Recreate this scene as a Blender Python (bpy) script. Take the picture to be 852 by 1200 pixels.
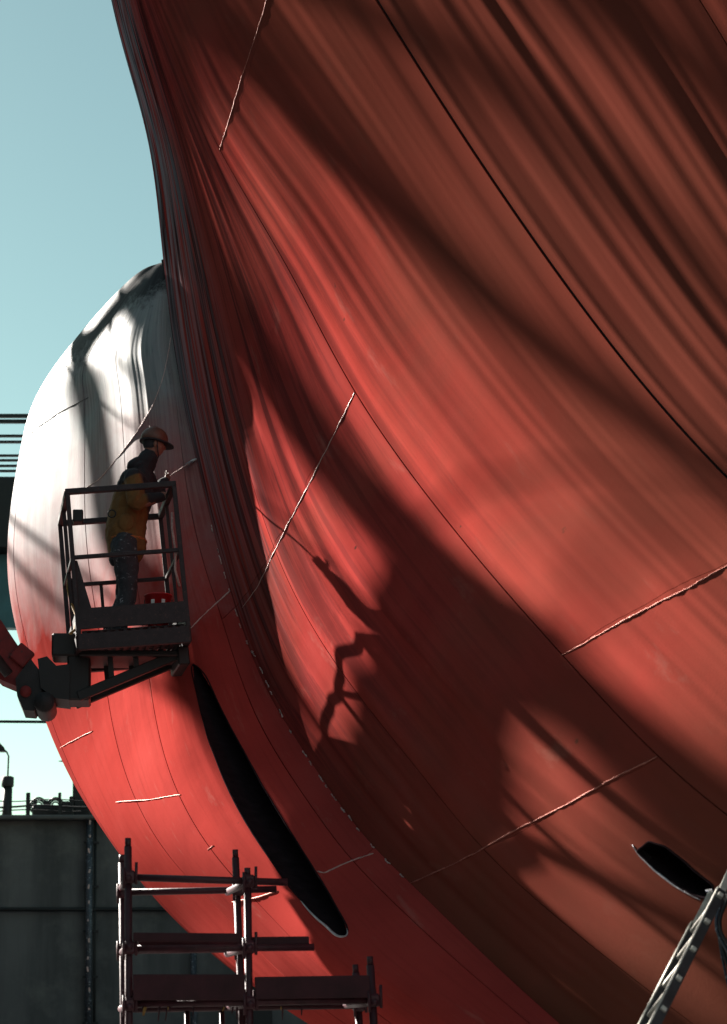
import bpy, bmesh, math, random
import numpy as np
from mathutils import Vector, Matrix
R = math.radians
rng = random.Random(7)
for o in list(bpy.data.objects): bpy.data.objects.remove(o)
scene = bpy.context.scene
COL = scene.collection

# ------------------------------------------------------------------ camera, sky, sun, exposure
PITCH = R(18.0); CAM = np.array([0.0, 0.0, 1.6]); FPX = 1900.0; CX, CY = 150.0, 600.0
cd = bpy.data.cameras.new('camera'); cam = bpy.data.objects.new('camera', cd); COL.objects.link(cam)
cam.location = CAM; cam.rotation_euler = (R(90) + PITCH, 0, 0)
cd.sensor_fit = 'VERTICAL'; cd.sensor_height = 24; cd.sensor_width = 24 * .71
cd.lens = 24 * FPX / 1200; cd.shift_x = (426 - CX) / 1200; cd.shift_y = 0
cd.clip_start = .1; cd.clip_end = 2000
cd.dof.use_dof = True; cd.dof.focus_distance = 15.0; cd.dof.aperture_fstop = 2.0
scene.camera = cam

SUN_AZ = R(36)      # left of straight ahead
SUN_EL = R(33)
SUN = np.array([-math.sin(SUN_AZ) * math.cos(SUN_EL), math.cos(SUN_AZ) * math.cos(SUN_EL), math.sin(SUN_EL)])
w = bpy.data.worlds.new('World'); scene.world = w; w.use_nodes = True
nt = w.node_tree; nt.nodes.clear()
wo = nt.nodes.new('ShaderNodeOutputWorld'); bg = nt.nodes.new('ShaderNodeBackground'); sk = nt.nodes.new('ShaderNodeTexSky')
sk.sky_type = 'NISHITA'; sk.sun_disc = False; sk.sun_elevation = SUN_EL; sk.sun_rotation = -SUN_AZ
sk.altitude = 0; sk.air_density = 1.0; sk.dust_density = 0.1; sk.ozone_density = 2.5
tint = nt.nodes.new('ShaderNodeMix'); tint.data_type = 'RGBA'; tint.blend_type = 'MULTIPLY'; tint.inputs[0].default_value = 1
tint.inputs[7].default_value = (.87, .85, .515, 1)
nt.links.new(sk.outputs[0], tint.inputs[6]); nt.links.new(tint.outputs[2], bg.inputs[0]); nt.links.new(bg.outputs[0], wo.inputs[0])
bg.inputs[1].default_value = 0.05
sl = bpy.data.lights.new('sun', 'SUN'); sl.energy = 5.0; sl.angle = R(0.5); sl.color = (1, .94, .86)
so = bpy.data.objects.new('sun', sl); COL.objects.link(so)
so.rotation_euler = Vector(SUN).to_track_quat('Z', 'Y').to_euler()
vs = scene.view_settings; vs.view_transform = 'Standard'; vs.look = 'None'; vs.exposure = 2.2; vs.gamma = 1.0; vs.use_curve_mapping = False

# ------------------------------------------------------------------ helpers
SP, CP = math.sin(PITCH), math.cos(PITCH)
def pix(px, py, Y):
    "point at photograph pixel (px,py) and horizontal distance Y"
    x = (px - CX) / FPX; y = (CY - py) / FPX
    d = np.array([x, CP - y * SP, SP + y * CP])
    return CAM + d * (Y / d[1])
def proj(P):
    P = np.asarray(P, float) - CAM
    zc = P[..., 1] * CP + P[..., 2] * SP; yc = -P[..., 1] * SP + P[..., 2] * CP
    return np.stack([CX + FPX * P[..., 0] / zc, CY - FPX * yc / zc], -1)
def prop(o, label=None, cat=None, group=None, kind=None):
    if label: o['label'] = label
    if cat: o['category'] = cat
    if group: o['group'] = group
    if kind: o['kind'] = kind
    return o
def empty(name, loc=(0, 0, 0), parent=None):
    o = bpy.data.objects.new(name, None); COL.objects.link(o); o.location = loc
    o.empty_display_size = .2
    if parent: o.parent = parent
    return o
def link(name, me, mat, parent=None, smooth=False):
    o = bpy.data.objects.new(name, me); COL.objects.link(o)
    if mat:
        for m in (mat if isinstance(mat, (list, tuple)) else [mat]): me.materials.append(m)
    if smooth: me.polygons.foreach_set('use_smooth', [True] * len(me.polygons))
    if parent:
        o.parent = parent
        o.matrix_parent_inverse = parent_inv(parent)
    return o
def world_of(o):
    m = Matrix.Translation(o.location) @ o.rotation_euler.to_matrix().to_4x4()
    if o.parent: m = world_of(o.parent) @ o.matrix_parent_inverse @ m
    return m
def parent_inv(p): return world_of(p).inverted()
class MB:
    "collects simple solids in world coordinates"
    def __init__(s): s.bm = bmesh.new()
    def box(s, c, size, rot=None, bev=0.0):
        m = Matrix.Translation(Vector(c)) @ (rot.to_4x4() if rot is not None else Matrix()) @ Matrix.Diagonal((*size, 1))
        r = bmesh.ops.create_cube(s.bm, size=1, matrix=m)
        if bev:
            ed = {e for v in r['verts'] for e in v.link_edges}
            bmesh.ops.bevel(s.bm, geom=list(ed), offset=bev, segments=1, affect='EDGES', profile=.5)
        return s
    def bar(s, a, b, wx, wz, up=(0, 0, 1), bev=0.0):
        a = Vector(a); b = Vector(b); d = (b - a); L = d.length; d.normalize()
        u = Vector(up); x = d.cross(u)
        if x.length < 1e-4: x = d.cross(Vector((1, 0, 0)))
        x.normalize(); u = x.cross(d)
        rot = Matrix((x, d, u)).transposed()
        return s.box((a + b) / 2, (wx, L, wz), rot, bev)
    def tube(s, pts, r, n=8, cap=True):
        pts = [Vector(p) for p in pts]; rs = r if isinstance(r, (list, tuple, np.ndarray)) else [r] * len(pts)
        rings = []; prev = None
        for i, p in enumerate(pts):
            d = (pts[min(i + 1, len(pts) - 1)] - pts[max(i - 1, 0)]).normalized()
            if prev is None:
                x = d.orthogonal().normalized()
            else:
                x = (prev - d * prev.dot(d))
                x = x.normalized() if x.length > 1e-6 else d.orthogonal().normalized()
            prev = x; y = d.cross(x)
            rings.append([s.bm.verts.new(p + (x * math.cos(a) + y * math.sin(a)) * rs[i]) for a in [2 * math.pi * k / n for k in range(n)]])
        for A, B in zip(rings, rings[1:]):
            for k in range(n): s.bm.faces.new((A[k], A[(k + 1) % n], B[(k + 1) % n], B[k]))
        if cap:
            s.bm.faces.new(rings[0][::-1]); s.bm.faces.new(rings[-1])
        return s
    def poly(s, pts, depth):
        "extrude a planar polygon (list of points) by the vector depth"
        d = Vector(depth); a = [s.bm.verts.new(Vector(p)) for p in pts]; b = [s.bm.verts.new(Vector(p) + d) for p in pts]
        s.bm.faces.new(a[::-1]); s.bm.faces.new(b); n = len(pts)
        for k in range(n): s.bm.faces.new((a[k], a[(k + 1) % n], b[(k + 1) % n], b[k]))
        return s
    def lathe(s, c, prof, n=20, axis=(0, 0, 1)):
        q = Vector((0, 0, 1)).rotation_difference(Vector(axis)); c = Vector(c); rings = []
        for r, z in prof:
            rings.append([s.bm.verts.new(c + q @ Vector((r * math.cos(a), r * math.sin(a), z))) for a in [2 * math.pi * k / n for k in range(n)]])
        for A, B in zip(rings, rings[1:]):
            for k in range(n): s.bm.faces.new((A[k], A[(k + 1) % n], B[(k + 1) % n], B[k]))
        return s
    def build(s, name, mat, parent=None, smooth=False):
        bmesh.ops.recalc_face_normals(s.bm, faces=s.bm.faces)
        me = bpy.data.meshes.new(name); s.bm.to_mesh(me); s.bm.free()
        return link(name, me, mat, parent, smooth)

# ------------------------------------------------------------------ materials
def newmat(name):
    m = bpy.data.materials.new(name); m.use_nodes = True; nt = m.node_tree
    b = nt.nodes['Principled BSDF']; return m, nt, b
def N(nt, t, **k):
    n = nt.nodes.new(t)
    for a, v in k.items(): setattr(n, a, v)
    return n
def ramp(nt, src, stops):
    r = N(nt, 'ShaderNodeValToRGB'); e = r.color_ramp.elements
    while len(e) > 1: e.remove(e[-1])
    e[0].position = stops[0][0]; e[0].color = (*stops[0][1], 1)
    for p, c in stops[1:]:
        x = e.new(p); x.color = (*c, 1)
    nt.links.new(src, r.inputs[0]); return r
def mixc(nt, f, a, b, mode='MIX'):
    m = N(nt, 'ShaderNodeMix', data_type='RGBA', blend_type=mode)
    for sock, v in ((0, f), (6, a), (7, b)):
        if hasattr(v, 'links'): nt.links.new(v, m.inputs[sock])
        elif isinstance(v, (int, float)): m.inputs[sock].default_value = v
        else: m.inputs[sock].default_value = (*v, 1)
    return m.outputs[2]
def noise(nt, vec, scale, detail=5, rough=.55, dist=0.0):
    n = N(nt, 'ShaderNodeTexNoise'); n.inputs['Scale'].default_value = scale; n.inputs['Detail'].default_value = detail
    n.inputs['Roughness'].default_value = rough; n.inputs['Distortion'].default_value = dist
    if vec is not None: nt.links.new(vec, n.inputs['Vector'])
    return n.outputs['Fac']
def simple(name, col, rough=.6, metal=0.0, var=.25, scale=12.0, bump=.15, wear=None):
    m, nt, b = newmat(name)
    g = N(nt, 'ShaderNodeNewGeometry'); f = noise(nt, g.outputs['Position'], scale)
    r = ramp(nt, f, [(.3, tuple(c * (1 - var) for c in col)), (.7, tuple(min(1, c * (1 + var)) for c in col))])
    out = r.outputs[0]
    if wear:
        f2 = noise(nt, g.outputs['Position'], scale * 2.3, 8, .65)
        w_ = ramp(nt, f2, [(.58, (0, 0, 0)), (.66, (1, 1, 1))]); out = mixc(nt, w_.outputs[0], out, wear)
    nt.links.new(out, b.inputs['Base Color'])
    b.inputs['Roughness'].default_value = rough; b.inputs['Metallic'].default_value = metal
    if bump:
        bp = N(nt, 'ShaderNodeBump'); bp.inputs['Strength'].default_value = bump; bp.inputs['Distance'].default_value = .01
        nt.links.new(noise(nt, g.outputs['Position'], scale * 6, 4), bp.inputs['Height']); nt.links.new(bp.outputs[0], b.inputs['Normal'])
    return m
def hull_mat(name, pale):
    "red oxide ship paint; 'pale' paints sky glare as a light colour on the upper bulb"
    m, nt, b = newmat(name)
    uv = N(nt, 'ShaderNodeUVMap'); uv.uv_map = 'UVMap'
    mp = N(nt, 'ShaderNodeMapping'); mp.inputs['Scale'].default_value = (.35, 6.0, 1); nt.links.new(uv.outputs[0], mp.inputs[0])
    g = N(nt, 'ShaderNodeNewGeometry'); pos = g.outputs['Position']
    st = noise(nt, mp.outputs[0], 2.0, 6, .6, .3)
    mp2 = N(nt, 'ShaderNodeMapping'); mp2.inputs['Scale'].default_value = (1.2, 30.0, 1); nt.links.new(uv.outputs[0], mp2.inputs[0])
    fine = noise(nt, mp2.outputs[0], 2.0, 5, .65)
    mpw = N(nt, 'ShaderNodeMapping'); mpw.inputs['Scale'].default_value = (.45, 1.6, 1); nt.links.new(uv.outputs[0], mpw.inputs[0])
    blot = noise(nt, pos, .9, 5, .6)
    red = ramp(nt, blot, [(.25, (.30, .040, .035)), (.5, (.38, .050, .043)), (.75, (.42, .062, .054))]).outputs[0]
    oi = N(nt, 'ShaderNodeObjectInfo')
    pl = ramp(nt, oi.outputs['Random'], [(0, (.80, .82, .84)), (.5, (1, 1, 1)), (1, (1.05, .95, .92))]).outputs[0]
    red = mixc(nt, 1.0, red, pl, 'MULTIPLY')
    red = mixc(nt, ramp(nt, st, [(.52, (0, 0, 0)), (.75, (.28, .28, .28))]).outputs[0], red, (.14, .022, .018))
    red = mixc(nt, ramp(nt, fine, [(.58, (0, 0, 0)), (.78, (.22, .22, .22))]).outputs[0], red, (.42, .10, .075))
    red = mixc(nt, ramp(nt, noise(nt, mpw.outputs[0], 2.0, 8, .68, .3), [(.60, (0, 0, 0)), (.72, (.38, .38, .38))]).outputs[0], red, (.42, .17, .14))
    # sparse chips and small scuffs
    chip = ramp(nt, noise(nt, pos, 9.0, 4, .5, .2), [(.755, (0, 0, 0)), (.775, (.8, .8, .8))]).outputs[0]; red = mixc(nt, chip, red, (.09, .035, .028))
    vo = N(nt, 'ShaderNodeTexVoronoi'); vo.inputs['Scale'].default_value = 1.3; nt.links.new(pos, vo.inputs['Vector'])
    red = mixc(nt, ramp(nt, vo.outputs['Distance'], [(.012, (.85, .85, .85)), (.028, (0, 0, 0))]).outputs[0], red, (.06, .03, .025))
    if not pale:
        s0 = N(nt, 'ShaderNodeSeparateXYZ'); nt.links.new(uv.outputs[0], s0.inputs[0]); z0 = N(nt, 'ShaderNodeSeparateXYZ'); nt.links.new(pos, z0.inputs[0])
        # browner low down, and large faded brown clouds
        lo = N(nt, 'ShaderNodeMath', operation='MULTIPLY_ADD'); nt.links.new(noise(nt, pos, .7, 6, .6), lo.inputs[0]); lo.inputs[1].default_value = -3.0; nt.links.new(z0.outputs[2], lo.inputs[2])
        red = mixc(nt, ramp(nt, N1(nt, lo.outputs[0], 2.9, .2), [(0, (0, 0, 0)), (1, (.85, .85, .85))]).outputs[0], red, (.13, .056, .034))
        red = mixc(nt, ramp(nt, noise(nt, pos, .45, 5, .6, .4), [(.45, (0, 0, 0)), (.70, (.55, .55, .55))]).outputs[0], red, (.22, .062, .043))
        red = mixc(nt, ramp(nt, N1(nt, s0.outputs[1], 2.0, 4.6), [(0, (0, 0, 0)), (1, (.85, .85, .85))]).outputs[0], red, (.145, .040, .026))  # upper flare painted darker brown, as under grazing light
        # pale grey streaks painted as sky sheen beside the stem
        m1 = ramp(nt, N1(nt, s0.outputs[1], 1.3, .0), [(0, (0, 0, 0)), (1, (1, 1, 1))]).outputs[0]; m2 = ramp(nt, N1(nt, s0.outputs[0], 9.0, 4.0), [(0, (0, 0, 0)), (1, (1, 1, 1))]).outputs[0]
        mp3 = N(nt, 'ShaderNodeMapping'); mp3.inputs['Scale'].default_value = (.25, 9.0, 1); nt.links.new(uv.outputs[0], mp3.inputs[0])
        sn_ = ramp(nt, noise(nt, mp3.outputs[0], 2.2, 5, .6), [(.42, (0, 0, 0)), (.58, (.85, .85, .85))]).outputs[0]
        # shadow streaks painted dark along the plating from the stem
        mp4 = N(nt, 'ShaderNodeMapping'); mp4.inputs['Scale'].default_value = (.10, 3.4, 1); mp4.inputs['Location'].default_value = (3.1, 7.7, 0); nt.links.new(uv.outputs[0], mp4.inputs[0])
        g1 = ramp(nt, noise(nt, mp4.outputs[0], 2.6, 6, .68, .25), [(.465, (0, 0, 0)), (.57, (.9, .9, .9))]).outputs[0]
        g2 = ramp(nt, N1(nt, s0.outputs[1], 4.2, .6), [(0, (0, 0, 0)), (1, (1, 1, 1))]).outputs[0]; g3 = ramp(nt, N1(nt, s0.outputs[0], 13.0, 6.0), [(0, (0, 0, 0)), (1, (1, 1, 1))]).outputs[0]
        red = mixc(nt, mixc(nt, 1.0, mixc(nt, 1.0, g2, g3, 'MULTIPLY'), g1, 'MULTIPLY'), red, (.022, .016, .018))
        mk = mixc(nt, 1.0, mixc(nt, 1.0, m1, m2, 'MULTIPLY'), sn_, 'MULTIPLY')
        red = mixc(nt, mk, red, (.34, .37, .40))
    if pale:
        sx = N(nt, 'ShaderNodeSeparateXYZ'); nt.links.new(pos, sx.inputs[0])
        # height of the painted glare's lower edge, ragged
        n1 = noise(nt, pos, .8, 7, .62, .6)
        a = N(nt, 'ShaderNodeMath', operation='MULTIPLY_ADD'); nt.links.new(n1, a.inputs[0]); a.inputs[1].default_value = 4.2; nt.links.new(sx.outputs[2], a.inputs[2])
        f = ramp(nt, N1(nt, a.outputs[0], 7.4, 10.6), [(0, (0, 0, 0)), (1, (1, 1, 1))])
        n2 = noise(nt, mp.outputs[0], 1.6, 7, .6, .5)
        grey = ramp(nt, n2, [(.34, (.13, .15, .165)), (.47, (.24, .26, .26)), (.64, (.34, .36, .335))]).outputs[0]  # silvery streaks painted as soft sky reflections
        n3 = noise(nt, pos, 1.6, 9, .72, .4)
        grey = mixc(nt, ramp(nt, n3, [(.43, (0, 0, 0)), (.58, (.70, .70, .70))]).outputs[0], grey, (.27, .27, .28))
        base = mixc(nt, f.outputs[0], red, grey)
        # dark edge of the sky reflection, painted along the crown of the bulb
        n4 = noise(nt, pos, 3.0, 10, .75, .2)
        c = N(nt, 'ShaderNodeMath', operation='MULTIPLY_ADD'); nt.links.new(n4, c.inputs[0]); c.inputs[1].default_value = 1.6; zy = N(nt, 'ShaderNodeMath', operation='MULTIPLY_ADD'); nt.links.new(sx.outputs[1], zy.inputs[0]); zy.inputs[1].default_value = .30; nt.links.new(sx.outputs[2], zy.inputs[2]); nt.links.new(zy.outputs[0], c.inputs[2])
        f4 = ramp(nt, N1(nt, c.outputs[0], 14.6, 14.95), [(0, (0, 0, 0)), (1, (1, 1, 1))])
        base = mixc(nt, f4.outputs[0], base, (.03, .028, .03))
    else:
        base = red
    nt.links.new(base, b.inputs['Base Color'])
    rr = ramp(nt, st, [(.3, (.55, .55, .55)), (.7, (.70, .70, .70))]); nt.links.new(rr.outputs[0], b.inputs['Roughness'])
    b.inputs['Specular IOR Level'].default_value = .0
    if pale:
        sp_ = N(nt, 'ShaderNodeMath', operation='MULTIPLY'); nt.links.new(f.outputs[0], sp_.inputs[0]); sp_.inputs[1].default_value = .12; nt.links.new(sp_.outputs[0], b.inputs['Specular IOR Level'])
        ro_ = N(nt, 'ShaderNodeMath', operation='MULTIPLY_ADD'); nt.links.new(f.outputs[0], ro_.inputs[0]); ro_.inputs[1].default_value = -.10; ro_.inputs[2].default_value = .62; nt.links.new(ro_.outputs[0], b.inputs['Roughness'])
    bp = N(nt, 'ShaderNodeBump'); bp.inputs['Strength'].default_value = .04; bp.inputs['Distance'].default_value = .02
    nt.links.new(fine, bp.inputs['Height'])
    bp2 = N(nt, 'ShaderNodeBump'); bp2.inputs['Strength'].default_value = .05; bp2.inputs['Distance'].default_value = .01
    nt.links.new(noise(nt, pos, 60, 3), bp2.inputs['Height']); nt.links.new(bp.outputs[0], bp2.inputs['Normal'])
    nt.links.new(bp2.outputs[0], b.inputs['Normal'])
    return m
def N1(nt, src, lo, hi):
    r = N(nt, 'ShaderNodeMapRange'); r.inputs[1].default_value = lo; r.inputs[2].default_value = hi
    nt.links.new(src, r.inputs[0]); return r.outputs[0]
M = {}
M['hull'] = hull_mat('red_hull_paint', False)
M['bulb'] = hull_mat('bulb_paint', True)
M['gap'] = simple('dark_seam_gap', (.018, .010, .010), .8, bump=0)
M['weld'] = simple('bare_weld', (.50, .19, .15), .45, .3, .4, 40, .5)
M['weld'].node_tree.nodes['Principled BSDF'].inputs['Specular IOR Level'].default_value = .08
M['weldpale'] = simple('bright_weld', (.58, .40, .37), .45, .2, .3, 50, .5)
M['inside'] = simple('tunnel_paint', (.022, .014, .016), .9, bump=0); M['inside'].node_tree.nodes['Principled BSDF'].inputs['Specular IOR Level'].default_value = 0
M['rim'] = simple('ground_steel_rim', (.42, .40, .42), .35, .7, .3, 20, .3)

# ------------------------------------------------------------------ hull surfaces
def cspline(x, Y, xq):
    "natural cubic spline through rows of Y (n, ...)"
    x = np.asarray(x, float); Y = np.asarray(Y, float); n = len(x); h = np.diff(x)
    A = np.zeros((n, n)); B = np.zeros_like(Y); A[0, 0] = A[-1, -1] = 1
    for i in range(1, n - 1):
        A[i, i - 1] = h[i - 1]; A[i, i] = 2 * (h[i - 1] + h[i]); A[i, i + 1] = h[i]
        B[i] = 6 * ((Y[i + 1] - Y[i]) / h[i] - (Y[i] - Y[i - 1]) / h[i - 1])
    Mm = np.linalg.solve(A, B.reshape(n, -1)).reshape(Y.shape)
    k = np.clip(np.searchsorted(x, xq, side='right') - 1, 0, n - 2)
    sh = (-1,) + (1,) * (Y.ndim - 1); hk = h[k].reshape(sh)
    a = (x[k + 1] - xq).reshape(sh) / hk; b = (xq - x[k]).reshape(sh) / hk
    return a * Y[k] + b * Y[k + 1] + ((a ** 3 - a) * Mm[k] + (b ** 3 - b) * Mm[k + 1]) * hk ** 2 / 6
# plating lines of the port bow: for each station t a point on the stem/crease line, seam D, seam A, seam B and one above it (pixel, pixel, distance)
ROWS = {  # t: [C, D, A, B, V4]
 -0.6: [(70,-330,21.50),(92,-330,20.87),(108,-330,20.45),(150,-520,19.25),(300,-800,15.96)],
 0.0: [(105,-130,20.55),(124,-135,20.05),(145,-110,19.58),(240,-330,17.76),(430,-560,14.74)],
 0.5: [(140,40,19.75),(165,40,19.19),(205,58,18.42),(300,-230,16.85),(480,-450,14.32)],
 1.0: [(178,190,19.00),(208,188,18.39),(257,176,17.53),(359,-134,16.07),(545,-350,13.74)],
 1.5: [(206,420,18.40),(256,410,17.46),(336,314,16.22),(470,45,14.76),(670,-190,12.73)],
 2.0: [(276,712,16.90),(320,640,16.08),(415,460,14.86),(585,222,13.47),(800,-30,11.81)],
 2.5: [(340,855,15.60),(405,795,14.51),(530,620,13.07),(745,440,11.77),(965,240,10.67)],
 3.0: [(413,962,14.40),(485,897,13.29),(658,768,11.52),(918,625,10.21),(1150,470,9.49)],
 3.5: [(480,1034,13.40),(567,995,12.34),(771,887,10.56),(1060,760,9.25),(1320,640,8.56)],
 4.0: [(560,1112,12.50),(665,1085,11.55),(880,978,9.95),(1190,880,8.63),(1480,790,7.92)],
 5.0: [(760,1290,11.20),(880,1250,10.33),(1130,1160,8.95),(1470,1090,7.73),(1800,1030,7.05)],
}
TV = np.array(sorted(ROWS)); VV = np.array([0, 1.0, 2.6, 5.6, 9.0, 10.6, 13.0, 16.5])
KS = .85      # distances below were first laid out for a larger bulb; the painter's height fixes the scale
HC = np.array([[pix(p[0], p[1], p[2] * KS) for p in ROWS[t]] for t in sorted(ROWS)])       # control points (rows, cols, 3)
_e = HC[:, 4:] - HC[:, 3:4]; HC = np.concatenate([HC] + [HC[:, 4:5] + k * _e for k in (.47, 1.18, 2.2)], 1)
def hull_at(tq, vq):
    "points on the undisturbed shell, grid (len(tq), len(vq), 3)"
    G = cspline(TV, HC, np.asarray(tq, float))
    return np.swapaxes(cspline(VV, np.swapaxes(G, 0, 1), np.asarray(vq, float)), 0, 1)
def normals(P):
    du = np.gradient(P, axis=0); dv = np.gradient(P, axis=1); n = np.cross(du, dv)
    return n / (np.linalg.norm(n, axis=-1, keepdims=True) + 1e-9)
# the bulb: rings from the crease K over the valley V, the shoulder T, the flank (M2, M1) to the outline L; N lies behind the outline on the centre plane
BROWS = {  # s: [K, V, T, M2, M1, L]
 0.0: [(197,305,18.85),(194,306,18.86),(191,307,18.88),(188,308,18.92),(185,309,18.96),(183,310,19.0)],
 0.5: [(200,345,18.72),(192,340,18.66),(183,337,18.70),(172,335,18.82),(158,334,19.1),(146,334,19.45)],
 1.0: [(203,392,18.50),(190,385,18.42),(172,383,18.50),(145,388,18.9),(112,398,19.62),(78,410,20.75)],
 2.0: [(214,462,18.22),(198,452,18.12),(175,450,18.25),(140,456,18.78),(95,473,19.8),(26,518,21.6)],
 3.0: [(229,560,17.82),(210,570,17.65),(188,580,17.75),(150,595,18.25),(95,612,19.45),(9,640,21.5)],
 4.0: [(252,650,17.30),(230,670,17.15),(205,690,17.2),(165,715,17.75),(110,735,19.0),(24,755,21.0)],
 5.0: [(276,712,16.90),(250,735,16.75),(218,760,16.75),(175,795,17.3),(125,835,18.4),(66,876,20.2)],
 6.0: [(322,822,15.95),(285,845,15.85),(240,862,15.9),(195,893,16.3),(150,925,17.4),(107,953,19.2)],
 7.0: [(385,926,14.85),(345,948,14.65),(293,965,14.7),(240,985,15.15),(195,1004,16.5),(156,1022,18.2)],
 8.0: [(440,993,14.02),(400,1020,13.78),(355,1038,13.8),(300,1056,14.35),(258,1072,15.6),(216,1089,17.4)],
 9.0: [(520,1073,12.88),(480,1100,12.72),(430,1118,12.8),(375,1132,13.4),(330,1145,14.6),(288,1149,16.2)],
 10.0:[(620,1165,12.1),(580,1185,11.95),(530,1198,12.05),(470,1208,12.6),(420,1213,13.7),(375,1207,15.1)],
 11.0:[(760,1290,11.2),(720,1300,11.2),(670,1305,11.3),(610,1305,11.9),(560,1300,12.9),(510,1285,14.0)],
}
AXP = np.array([.45, 18.9]) * KS; AXF = np.array([-.5, .866]); AXS = np.array([.866, .5])    # point on the centre line, forward, starboard
def mirror(P):
    P = np.array(P, float); d = (P[..., :2] - AXP) @ AXS
    P[..., :2] -= 2 * d[..., None] * AXS; return P
SV = np.array(sorted(BROWS)); BV = np.array([0, .9, 1.9, 3.0, 4.6, 6.6])
BC = np.array([[pix(p[0], p[1], p[2] * KS) for p in BROWS[s]] for s in sorted(BROWS)])

def bulb_ctrl():
    "adds the columns behind the outline: a nose column on the centre plane and the mirrored flank"
    L = BC[:, 5]; d = (L[:, :2] - AXP) @ AXS                 # signed distance to centre plane (port negative)
    Np = L.copy(); Np[:, :2] -= (d[:, None]) * AXS; Np[:, :2] += .35 * AXF * np.clip(SV, 0, 1)[:, None]
    cols = [BC[:, i] for i in range(6)] + [Np] + [mirror(BC[:, i]) for i in (5, 4, 3, 2, 0)]
    return np.stack(cols, 1)
BCF = bulb_ctrl(); BVF = np.array([0, .9, 1.9, 3.0, 4.6, 6.6, 7.8, 9.0, 11, 12.6, 13.7, 15.6])
_ct = np.linspace(.9, 5, 800); _cp = hull_at(_ct, [0, .01])[:, 0]; _cq = proj(_cp)
_kt = np.array([_ct[((_cq - np.array(BROWS[s][0][:2])) ** 2).sum(1).argmin()] for s in sorted(BROWS)])
def bulb_at(sq, vq):
    sq = np.asarray(sq, float); vq = np.asarray(vq, float)
    G = cspline(SV, BCF, sq)
    P = np.swapaxes(cspline(BVF, np.swapaxes(G, 0, 1), vq), 0, 1)
    K = hull_at(np.clip(cspline(SV, _kt[:, None], sq)[:, 0], 0, 5), [0, .01])[:, 0]       # the bulb meets the shell along the crease
    f = np.clip(1 - vq / 1.0, 0, 1) ** 2
    return P + (K - G[:, 0])[:, None, :] * f[None, :, None]
def vnoise(seed, n):
    g = np.random.RandomState(seed).rand(n + 4)
    def f(x):
        x = np.asarray(x, float); i = np.floor(x).astype(int) % n; fr = x - np.floor(x); fr = fr * fr * (3 - 2 * fr)
        return g[i] * (1 - fr) + g[(i + 1) % n] * fr
    return f
def ripple(t, v, seed=3, amp=1.0):
    "unfairness of the plating: long ridges that follow the strakes (metres)"
    T, V = np.meshgrid(t, v, indexing='ij'); h = np.zeros_like(T)
    for k, (fv, a) in enumerate(((1.3, .014), (3.1, .012), (6.3, .0080), (12.7, .0036))):
        A = vnoise(seed + 10 * k, 97); B = vnoise(seed + 10 * k + 5, 97); D = vnoise(seed + 10 * k + 7, 97)
        m = .35 + .65 * D(T * (.6 + .3 * k) + V * .7 + 13)
        h += a * m * (A(V * fv + .25 * (B(T * .8 + 3) - .5) + 17) - .5)
    if seed == 3: h *= np.interp(V, [0, 1.5, 2.6, 5, 11], [5.8, 5.4, 3.4, 1.7, 1.4]) * np.interp(T, [-.6, 2.2, 3.0, 5], [1, 1, .8, .6])
    return h * amp
def grid_mesh(name, P, uv, flip=False, keep=None, rim=0.0):
    n, m = P.shape[:2]; idx = np.arange(n * m).reshape(n, m)
    a, b, c, d = idx[:-1, :-1].ravel(), idx[1:, :-1].ravel(), idx[1:, 1:].ravel(), idx[:-1, 1:].ravel()
    q = np.stack([a, d, c, b] if flip else [a, b, c, d], 1)
    if keep is not None: q = q[keep.ravel()]
    V = P.reshape(-1, 3); U = uv.reshape(-1, 2)
    if rim:
        nn = normals(P) * (-1 if flip else 1); loop = np.concatenate([idx[0, :], idx[1:, -1], idx[-1, -2::-1], idx[-2:0:-1, 0]])
        k = len(loop); V = np.concatenate([V, V[loop], V[loop] - nn.reshape(-1, 3)[loop] * rim]); U = np.concatenate([U, U[loop], U[loop]])
        i = np.arange(k); j = (i + 1) % k; o = n * m
        s = np.stack([o + i, o + j, o + k + j, o + k + i], 1)
        # orientation so that the rim faces outwards
        if not flip: s = s[:, ::-1]
        q = np.concatenate([q, s])
    me = bpy.data.meshes.new(name)
    me.vertices.add(len(V)); me.vertices.foreach_set('co', V.astype(np.float32).ravel())
    me.loops.add(q.size); me.loops.foreach_set('vertex_index', q.astype(np.int32).ravel())
    me.polygons.add(len(q)); me.polygons.foreach_set('loop_start', np.arange(0, q.size, 4, dtype=np.int32))
    me.polygons.foreach_set('loop_total', np.full(len(q), 4, dtype=np.int32))
    sm = np.ones(len(q), bool)
    if rim: sm[-k:] = False
    me.polygons.foreach_set('use_smooth', sm)
    l = me.uv_layers.new(name='UVMap'); l.data.foreach_set('uv', U[q.ravel()].astype(np.float32).ravel())
    me.update(); me.validate(); return me
def inside(poly, Q):
    poly = np.asarray(poly, float); x, y = Q[..., 0], Q[..., 1]; r = np.zeros(x.shape, bool); n = len(poly)
    for i in range(n):
        x0, y0 = poly[i]; x1, y1 = poly[(i + 1) % n]
        if y0 == y1: continue
        r ^= ((y0 > y) != (y1 > y)) & (x < (x1 - x0) * (y - y0) / (y1 - y0) + x0)
    return r
def near(poly, Q, r=11):
    k = inside(poly, Q)
    for a in range(8): k |= inside(poly, Q + r * np.array([math.cos(a * .785), math.sin(a * .785)]))
    return k
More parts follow.
